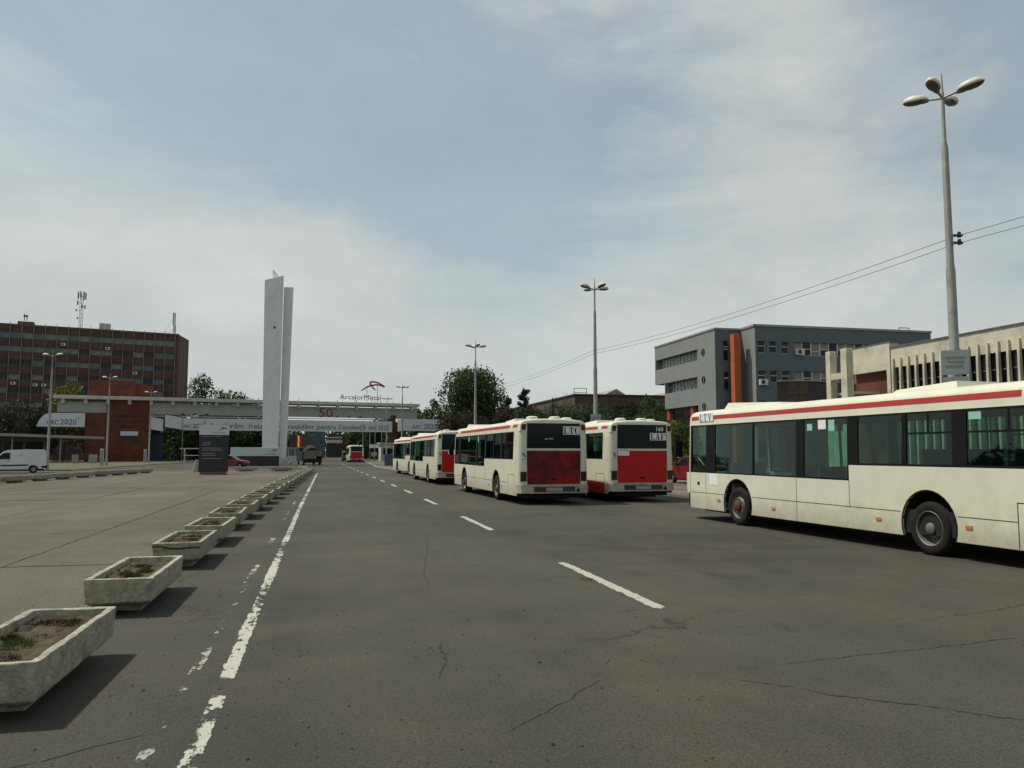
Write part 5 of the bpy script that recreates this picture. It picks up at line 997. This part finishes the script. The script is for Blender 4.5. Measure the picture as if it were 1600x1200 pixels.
bt = thing('glass_tower', 'far blue-green glazed building framed by the gate opening', 'building', (-2.5, 262, 0), 0)
MB().box(-2.9, 2.9, 0, 12, 0, 9.4).build('wall', 'blue_glass_wall', bt)
for j in range(6):
    for i in range(4): MB().box(-2.8 + 1.4 * i, -1.5 + 1.4 * i, -.06, -.001, .5 + 1.5 * j, 1.7 + 1.5 * j).build('pane', 'blue_glass_wall' if (i + j) % 3 == 0 else 'pane_teal', bt)
fw_ = thing('far_hall', 'far low cream hall with a dark window band beyond the gate', 'building', (9, 285, 0)); MB().box(-8, 3, 0, 10, 0, 7.9).build('wall', 'brown_panel', fw_); MB().box(-8, -2.8, -.08, -.001, 4.9, 6.0).build('band', 'old_white_concrete', fw_); MB().box(-8, -2.8, -.08, -.001, 6.6, 7.0).build('band', 'old_white_concrete', fw_)
# ------------------------------------------------------------------ vehicles
def car_wheel(t, x, y, r_=.32):
    w = link('wheel', None, t, (x, y, r_), 0 if x < 0 else math.pi); X = lambda a, b, h: (h, a, b)
    if 'cw' not in PM: PM['cw'] = (MB().lathe([(.19, -.005), (.27, -.01), (.31, .01), (.32, .04), (.32, .16), (.30, .19), (.19, .19)], X, 24).mesh('tyre', 'rubber'), MB().lathe([(.195, -.003), (.18, .02), (.12, .03), (.10, .01), (.001, .008)], X, 20).mesh('rim', 'galvanised'))
    link('tyre', PM['cw'][0], w); link('rim', PM['cw'][1], w); w.scale = (1, r_ / .32, r_ / .32)
def car_body(name, prof_low, prof_cab, hw, m, t, glassm='dark_glass', arch=()):
    """Extruded body from a side outline (s, z), cab narrower at the top."""
    pl = []
    for p in prof_low: pl.append(p)
    f = lambda u, v, w: (w * (1 - .05 * max(0, v - .85)), u, v)
    o = MB().prism(pl, f, -hw, hw).build(name, m, t); bevel(o, .06, 3); return o
def van(loc, rz, label, m='van_white', cards_=True):
    t = thing('van', label, 'van', loc, rz, 'vans'); hw = .90
    low = [(-2.3, .34), (-1.82, .34)] + [(-1.42 + .38 * math.cos(a), .34 + .38 * math.sin(a)) for a in [math.pi - math.pi * k / 8 for k in range(9)]] + [(-.95, .30), (.95, .30)] + [(1.40 + .38 * math.cos(a), .34 + .38 * math.sin(a)) for a in [math.pi - math.pi * k / 8 for k in range(9)]] + [(1.85, .34), (2.25, .36), (2.36, .55), (2.33, .82), (2.15, 1.02), (1.42, 1.20), (.78, 1.78), (.45, 1.92), (-1.0, 1.97), (-2.18, 1.95), (-2.30, 1.80), (-2.37, 1.1)]
    car_body('body', low, None, hw, m, t)
    for sx in (-1, 1):
        x = sx * (hw * .985 + .002); q = lambda a, z: (sx * (hw * (1 - .05 * max(0, z - .85)) + .004), a, z)
        for pl in ([(.30, 1.16), (1.18, 1.16), (1.25, 1.24), (.76, 1.68), (.30, 1.70)],):
            MB().add([q(a, z) for a, z in pl], [tuple(range(len(pl)))]).build('side_window', 'black_gloss', t)
        MB().hexa([q(-1.0, .62), tuple(Vector(q(-1.0, .62)) + Vector((sx * .03, 0, 0))), tuple(Vector(q(.96, .60)) + Vector((sx * .03, 0, 0))), q(.96, .60), q(-1.0, .72), tuple(Vector(q(-1.0, .72)) + Vector((sx * .03, 0, 0))), tuple(Vector(q(.96, .70)) + Vector((sx * .03, 0, 0))), q(.96, .70)]).build('side_moulding', 'black_trim', t)
        MB().box(min(x, x + sx * .03), max(x, x + sx * .03), .30, .46, 1.02, 1.06).build('door_handle', 'black_trim', t)
        MB().box(min(x, x + sx * .02), max(x, x + sx * .02), -2.34, -2.0, .42, .60).build('bumper_end', 'black_trim', t)
        MB().box(min(x, x + sx * .18), max(x, x + sx * .18), 1.0, 1.12, 1.12, 1.32).build('mirror', 'black_trim', t)
        for y in (-1.42, 1.40): car_wheel(t, sx * .88, y, .32)
        MB().prism([(-.55, 1.50), (-.35, 1.42), (-.5, 1.40)], lambda u, v, w, sx=sx: (sx * (w - .05 * (v - .85) * hw), u, v), hw + .002, hw + .006).build('emblem', 'print_green', t)
    MB().quad((-.70, 1.43, 1.215), (.70, 1.43, 1.215), (.62, .80, 1.785), (-.62, .80, 1.785)).build('windscreen', 'black_gloss', t)
    MB().box(-.88, .88, -2.42, -2.30, .38, .62).build('bumper', 'black_trim', t); MB().box(-.88, .88, 2.30, 2.42, .38, .60).build('bumper', 'black_trim', t)
    for sx in (-1, 1): MB().box(sx * .80 - .07, sx * .80 + .07, -2.39, -2.33, .9, 1.35).build('tail_light', 'lamp_tail', t); MB().box(sx * .66 - .15, sx * .66 + .15, 2.28, 2.36, .72, .88).build('headlight', 'clear_glass', t)
    MB().box(-.72, .72, -2.36, -2.352, 1.2, 1.7).build('rear_window', 'black_gloss', t)
    MB().box(-.8, .8, -2.2, 2.2, .22, .33).build('underbody', 'underbody', t); return t
vd = Vector((-.945, -.33)).normalized(); vr = Vector((-23.84, 75.38)); vc = vr + vd * 1.42 + Vector((vd.y, -vd.x)) * .9 * 1.0      # left side faces the camera
van((vc.x, vc.y, 0), math.atan2(-vd.x, vd.y), 'white panel van with a small green mark parked by the side street')
van((4.3, 156.5, 0), 0, 'grey van beyond the distant bus under the gate', 'van_grey')
def hatchback(loc, rz, label, m):
    t = thing('car', label, 'car', loc, rz, 'red cars'); hw = .83
    arch = lambda c: [(c + .35 * math.cos(a), .32 + .35 * math.sin(a)) for a in [math.pi - math.pi * k / 8 for k in range(9)]]
    low = [(-2.0, .32), (-1.6, .30)] + arch(-1.22) + [(-.8, .24), (.8, .24)] + arch(1.24) + [(1.65, .28), (2.02, .36), (2.05, .62), (1.85, .76), (.95, .90), (.25, 1.36), (-.3, 1.45), (-1.2, 1.40), (-1.75, 1.0), (-2.02, .92), (-2.08, .55)]
    car_body('body', low, None, hw, m, t)
    for sx in (-1, 1):
        q = lambda a, z: (sx * (hw * (1 - .05 * max(0, z - .85)) + .004), a, z)
        for pl in ([(-.28, .96), (.72, .94), (.20, 1.30), (-.28, 1.37)], [(-1.45, 1.0), (-.36, .97), (-.36, 1.37), (-1.1, 1.34)]): MB().add([q(a, z) for a, z in pl], [tuple(range(len(pl)))]).build('side_window', 'black_gloss', t)
        for y in (-1.22, 1.24): car_wheel(t, sx * .80, y, .29)
        MB().box(sx * .62 - .14, sx * .62 + .14, 1.93, 2.04, .58, .70).build('headlight', 'clear_glass', t); MB().box(sx * .68 - .1, sx * .68 + .1, -2.08, -2.0, .7, .88).build('tail_light', 'lamp_tail', t)
        MB().box(sx * .9 - .08, sx * .9 + .08, .6, .7, .92, 1.05).build('mirror', m, t)
    MB().quad((-.66, .97, .905), (.66, .97, .905), (.60, .29, 1.35), (-.60, .29, 1.35)).build('windscreen', 'black_gloss', t); MB().quad((-.6, -1.25, 1.395), (.6, -1.25, 1.395), (.64, -1.75, 1.025), (-.64, -1.75, 1.025)).build('rear_window', 'black_gloss', t)
    MB().box(-.7, .7, -1.9, 1.9, .18, .26).build('underbody', 'underbody', t); return t
hatchback((-10.2, 95.2, 0), R(-98), 'dark red car parked between the totem sign and the sign wall', 'car_red')
hatchback((19.0, 38.6, .12), R(8), 'bright red car glimpsed between the LAF bus and the LTV bus', 'car_red_bright')
tr = thing('truck', 'dark truck with a brown tarpaulin load and beige tailgate near the gate', 'truck', (-1.4, 112.2, 0), R(12))
MB().box(-1.2, 1.2, -.1, 5.6, .55, .85).build('chassis', 'underbody', tr); bevel(MB().box(-1.25, .45, -.12, -.02, .86, 1.95).build('tailgate', 'truck_beige', tr), .02); bevel(MB().box(.5, 1.25, -.12, -.02, 1.2, 1.9).build('side_board', 'truck_beige', tr), .02)
MB().box(-1.25, 1.25, -.0195, 4.0, .851, 1.0).box(-1.25, -1.2, 0, 4, 1.0, 1.9).box(1.2, 1.25, 0, 4, 1.0, 1.9).build('bed', 'underbody', tr)
rings = []
for j in range(9):
    y = .05 + 3.8 * j / 8; k = .75 + .25 * math.sin(math.pi * j / 8); rings.append([((x * 1.15), y, 1.25 + (1.45 * k * (1 - abs(x) ** 2.5) + .12 * noise.noise(Vector((x * 3, y * 2, 1))))) for x in [-1 + 2 * i / 10 for i in range(11)]])
MB().loft(rings, True, True, True, False).build('load', 'tarp_brown', tr)
bevel(MB().hexa([(-1.2, 4.1, .7), (1.2, 4.1, .7), (1.2, 5.7, .7), (-1.2, 5.7, .7), (-1.15, 4.1, 2.4), (1.15, 4.1, 2.4), (1.15, 5.4, 2.4), (-1.15, 5.4, 2.4)]).build('cab', 'blue_paint', tr), .06); MB().box(-.9, .9, 4.06, 4.099, 1.6, 2.2).build('rear_window', 'black_gloss', tr)
for sx in (-1, 1):
    for y in (.8, 4.9): car_wheel(tr, sx * 1.18, y, .48)
    MB().box(sx * 1.0 - .12, sx * 1.0 + .12, -.14, -.05, .6, .8).build('tail_light', 'lamp_tail', tr)
MB().box(-1.2, 1.2, -.16, -.06, .35, .55).build('bumper', 'black_trim', tr)

# ------------------------------------------------------------------ trees
def foliage(mb, c, r, n, size, rnd, shell=.55, droop=0.):
    for _ in range(n):
        while True:
            d = Vector((rnd.uniform(-1, 1), rnd.uniform(-1, 1), rnd.uniform(-1, 1)))
            if shell ** 2 * .3 < d.length_squared < 1: break
        if rnd.random() < .6: d = d.normalized() * rnd.uniform(.72, 1.02)
        p = Vector((c[0] + d.x * r[0], c[1] + d.y * r[1], c[2] + d.z * r[2])); s_ = size * rnd.uniform(.5, 1.3)
        a = Vector((rnd.gauss(0, 1), rnd.gauss(0, 1), rnd.gauss(0, .7) - droop)).normalized(); b = a.orthogonal().normalized(); b.rotate(Matrix.Rotation(rnd.uniform(0, 6.28), 3, a)); e = a.cross(b)
        mb.add([p - b * s_ * .5, p + e * s_ * .32 + a * s_ * .08, p + b * s_ * .62, p - e * s_ * .3 - a * s_ * .06], [(0, 1, 2, 3)])
def tree(name, loc, h, w, leafm, label, seed, group, base=.25, n=3200, size=.42, clumps=16, aspect=1.0, cat='tree', trunk=.18, spiky=.0):
    rnd = random.Random(seed); t = thing(name, label, cat, (loc[0], loc[1], 0), 0, group)
    tk = MB(); zb = h * base; top = h * .78; pts = [Vector((rnd.uniform(-.05, .05) * w * i / 4, rnd.uniform(-.05, .05) * w * i / 4, top * i / 5)) for i in range(6)]
    for i in range(5): tk.tube(pts[i], pts[i + 1], trunk * (1 - i / 6), trunk * (1 - (i + 1) / 6), 8, False)
    cl = []
    for k in range(clumps):
        a = rnd.uniform(0, 6.28); f = (k + .5) / clumps; z = zb + (h - zb) * (.08 + .86 * f); e = math.sqrt(max(.05, 1 - ((f - .42) / .62) ** 2)); d = w / 2 * e * rnd.uniform(.35, .80)
        r_ = w * rnd.uniform(.17, .27) * (.75 + .4 * e); cl.append(((d * math.cos(a), d * math.sin(a), min(z, h - r_ * .7)), r_))
        i = min(4, int(z / top * 5)) if top > 0 else 0; p0 = pts[max(0, i - 1)]; tk.tube(p0, Vector(cl[-1][0]), trunk * .32, trunk * .08, 5, False)
    tk.build('trunk', 'bark', t); cr = MB(); tot = sum(c[1] ** 2 for c in cl)
    for c, r_ in cl: foliage(cr, c, (r_, r_, r_ * aspect), int(n * r_ * r_ / tot), size, rnd)
    for _ in range(int(n * .10)):   # stray twigs of leaves breaking the outline
        c, r_ = rnd.choice(cl); d = Vector((rnd.gauss(0, 1), rnd.gauss(0, 1), rnd.gauss(.2 + spiky, .8))).normalized() * r_ * rnd.uniform(1.0, 1.28 + spiky); foliage(cr, tuple(Vector(c) + d), (.12, .12, .2), 1, size * .8, rnd)
    cr.build('crown', leafm, t); return t
def pine(loc, h, w, label, seed):
    rnd = random.Random(seed); t = thing('pine_tree', label, 'tree', (loc[0], loc[1], 0), 0, 'trees behind the buses'); tk = MB().tube((0, 0, 0), (0, 0, h), .16, .03, 8); cr = MB()
    for j in range(34):
        f = rnd.random() ** .8; z = h * (.32 + .64 * f); ll = w / 2 * (1.05 - f * .72) * rnd.uniform(.45, 1.2); a = rnd.uniform(0, 6.28); e = Vector((math.cos(a) * ll, math.sin(a) * ll, z + ll * rnd.uniform(.1, .75))); tk.tube((0, 0, z), e, .04, .012, 4, False)
        for q in (.5, .78, 1.0): p = Vector((0, 0, z)).lerp(e, q); foliage(cr, tuple(p + Vector((0, 0, .1))), (.34, .34, .34), 30, .26, rnd)
    foliage(cr, (0, 0, h), (.16, .16, .45), 34, .24, rnd); tk.build('trunk', 'bark', t); cr.build('crown', 'needle_dark', t)
TR = 'trees behind the buses'
for i, (x, y, h, w, m_) in enumerate(((23.5, 108, 7.6, 6, 'leaf_dark'), (28, 110, 7.8, 6, 'leaf_dark'), (33.5, 112, 8.6, 6.5, 'leaf_mid'), (38.5, 110, 8.2, 6.5, 'leaf_mid'), (43.5, 112, 9.0, 6, 'leaf_dark'), (26, 100, 7.0, 5.5, 'leaf_mid'))): tree('shrub', (x, y), h, w, m_, 'full rounded green shrub at the back of the thicket, %s counting from the round tree' % ORD[sorted((23.5, 28, 33.5, 38.5, 43.5, 26)).index(x)], 240 + i, 'shrubs at the back of the thicket', .0, 4200, .34, 20, cat='shrub', trunk=.1)
tree('broadleaf_tree', (19.1, 105), 12.4, 8.4, 'leaf_mid', 'big round dark green tree behind the buses', 11, TR, .20, 22000, .34, 60, trunk=.28)
pine((31.2, 125), 11.8, 4.0, 'taller open-branched pine beside the big round tree', 3); pine((28.3, 124), 10.4, 3.2, 'shorter pine between the round tree and the taller pine', 4)
for i, (x, y, h, w) in enumerate(((24.6, 188, 14.4, 4.5), (22.5, 192, 12.2, 5.5), (28.5, 190, 12.2, 5.5), (33, 192, 11, 5.5))): tree('poplar_tree', (x, y), h, w, 'leaf_bright', 'fresh light green tree beyond the short gate banner, %s counting from the brick pillar' % ORD[sorted((24.6, 22.5, 28.5, 33)).index(x)], 20 + i, 'light green trees beyond the gate', .1, 2600, .5, 16, 1.3)
for i, (x, y, h, w, m_) in enumerate(((14.6, 92, 6.0, 4.6, 'leaf_brown'), (17.4, 94, 6.5, 5, 'leaf_brown'), (21, 93, 6.8, 5.2, 'leaf_brown'), (24.5, 95, 7.0, 5.4, 'leaf_dark'), (28, 93, 6.2, 5.2, 'leaf_brown'))): tree('shrub', (x, y), h, w, m_, 'tall dull %s shrub, %s in the thicket counting away from the gate banner' % ('dark green' if m_ == 'leaf_dark' else 'brown', ORD[i]), 40 + i, 'brownish thicket shrubs', .02, 4200, .30, 16, cat='shrub', trunk=.08)
for i, (x, y, h, w, m_) in enumerate(((31.5, 91, 7.2, 6.2, 'leaf_mid'), (35.4, 93, 6.0, 5.6, 'leaf_dark'), (38.5, 90, 6.2, 5.4, 'leaf_mid'), (41.0, 96, 8.8, 4.4, 'leaf_mid'), (34.0, 86, 5.4, 5, 'leaf_mid'), (39, 84, 5.0, 5, 'leaf_bright'), (29.5, 88, 6.4, 5.6, 'leaf_dark'), (36.6, 99, 7.4, 6, 'leaf_dark'), (32.8, 101, 7.8, 6, 'leaf_mid'))): tree('shrub', (x, y), h, w, m_, '%s green shrub below the works hall, %s counting towards the grey office' % ({'leaf_mid': 'mid', 'leaf_dark': 'dark', 'leaf_bright': 'light'}[m_], ORD[sorted((31.5, 35.4, 38.5, 41.0, 34.0, 39, 29.5, 36.6, 32.8)).index(x)]), 60 + i, 'green shrubs by the works hall', .02, 4200, .30, 16, cat='shrub', trunk=.08)
for i, (x, y, h, w) in enumerate(((36.0, 118, 11.0, 4.0), (38.2, 117, 10.2, 3.6))):      # nearly leafless
    rnd = random.Random(80 + i); t = thing('bare_tree', 'thin leafless tree standing out above the works hall roof', 'tree', (x, y, 0), 0, 'bare trees'); tk = MB().tube((0, 0, 0), (0, 0, h * .6), .12, .06, 6)
    for k in range(46): a = rnd.uniform(0, 6.28); z = h * rnd.uniform(.35, .62); p = Vector((math.cos(a) * w / 2 * rnd.random(), math.sin(a) * w / 2 * rnd.random(), h * rnd.uniform(.7, 1.0))); tk.tube((0, 0, z), p, .035, .01, 4, False); q = p + Vector((rnd.gauss(0, .4), rnd.gauss(0, .4), rnd.uniform(.1, .6))); tk.tube(Vector((0, 0, z)).lerp(p, .6), q, .02, .008, 3, False)
    tk.build('trunk', 'bark', t)
tag(MB().tube((30.6, 106, 0), (30.6, 106, 9.2), .10, .08, 8).build('utility_pole', 'dark_metal'), 'dark wooden pole rising from the brownish thicket', 'pole')
for i, (x, y, h, w) in enumerate(((-32.2, 226, 22.0, 9), (-28.0, 232, 18.5, 8), (-24.2, 230, 18.0, 8), (-20, 236, 16.5, 8))): tree('broadleaf_tree', (x, y), h, w, 'leaf_mid', 'tall green tree behind the gate, %s counting from the office block' % ORD[i], 100 + i, 'trees beside the office block', .25, 3000, .6, 20, trunk=.3)
tree('broadleaf_tree', (-47.6, 166), 14.8, 7.0, 'leaf_yellow', 'yellow-green tree in front of the office block', 120, None, .2, 3000, .5, 18)
for i, (x, y, h, w, m_) in enumerate(((-55, 168, 11.5, 8, 'leaf_brown'), (-61, 160, 10.5, 8, 'leaf_dark'), (-53, 156, 9.0, 7, 'leaf_dark'), (-49.5, 160, 9.5, 6, 'leaf_dark'), (-68, 150, 10, 8, 'leaf_dark'), (-44, 170, 10.5, 6, 'leaf_brown'), (-58, 118, 4.6, 6, 'leaf_mid'))): tree('broadleaf_tree', (x, y), h, w, m_, 'dark tree crowded behind the canopy house', 130 + i, 'dark trees behind the canopy house', .04, 2200, .5, 16)
for i, (x, y) in enumerate(((-31, 182), (-26, 186), (-21, 181), (-16, 185), (-11.5, 182), (13, 192), (17, 186), (22, 183), (-36, 184), (9.5, 205), (27, 186))): tree('broadleaf_tree', (x, y), 8.8 + .5 * (i % 3), 7.0, 'leaf_dark' if i % 3 else 'leaf_mid', '%s low tree seen under the gate banners, %s counting from the brick gatehouse' % ('dark' if i % 3 else 'mid-green', ORD[sorted((-31, -26, -21, -16, -11.5, 13, 17, 22, -36, 9.5, 27)).index(x)]), 160 + i, 'dark trees under the gate', .0, 3600, .6, 22)
tl_ = MB(); rnd = random.Random(9)
for k in range(110):
    x = -190 + 420 * k / 109; h = rnd.uniform(10.5, 13.5); foliage(tl_, (x, 335 + rnd.uniform(-8, 8), h * .45), (5, 3, h * .55), 230, 1.5, rnd)
tag(tl_.build('treeline', 'leaf_mid'), 'far green wooded belt along the horizon', 'trees', None, 'stuff')
tl_ = MB()
for k in range(46):
    x = (-74 + 66 * k / 27) if k < 28 else (10 + 50 * (k - 28) / 17); h = rnd.uniform(8.5, 10.5); foliage(tl_, (x, 246 + rnd.uniform(-5, 5), h * .45), (2.6, 2.2, h * .56), 330, .8, rnd)
tag(tl_.build('undergrowth', 'leaf_dark'), 'dense dark thicket seen through the gate openings', 'thicket', None, 'stuff')
tl_ = MB()
for k in range(70):
    y = -70 + 165 * k / 69; h = rnd.uniform(8, 13); foliage(tl_, (-92 + rnd.uniform(-5, 5), y, h * .47), (3, 4, h * .55), 200, 1.2, rnd)
tag(tl_.build('treeline', 'leaf_mid'), 'belt of green trees across the lot, mirrored in the bus windows', 'trees', None, 'stuff')
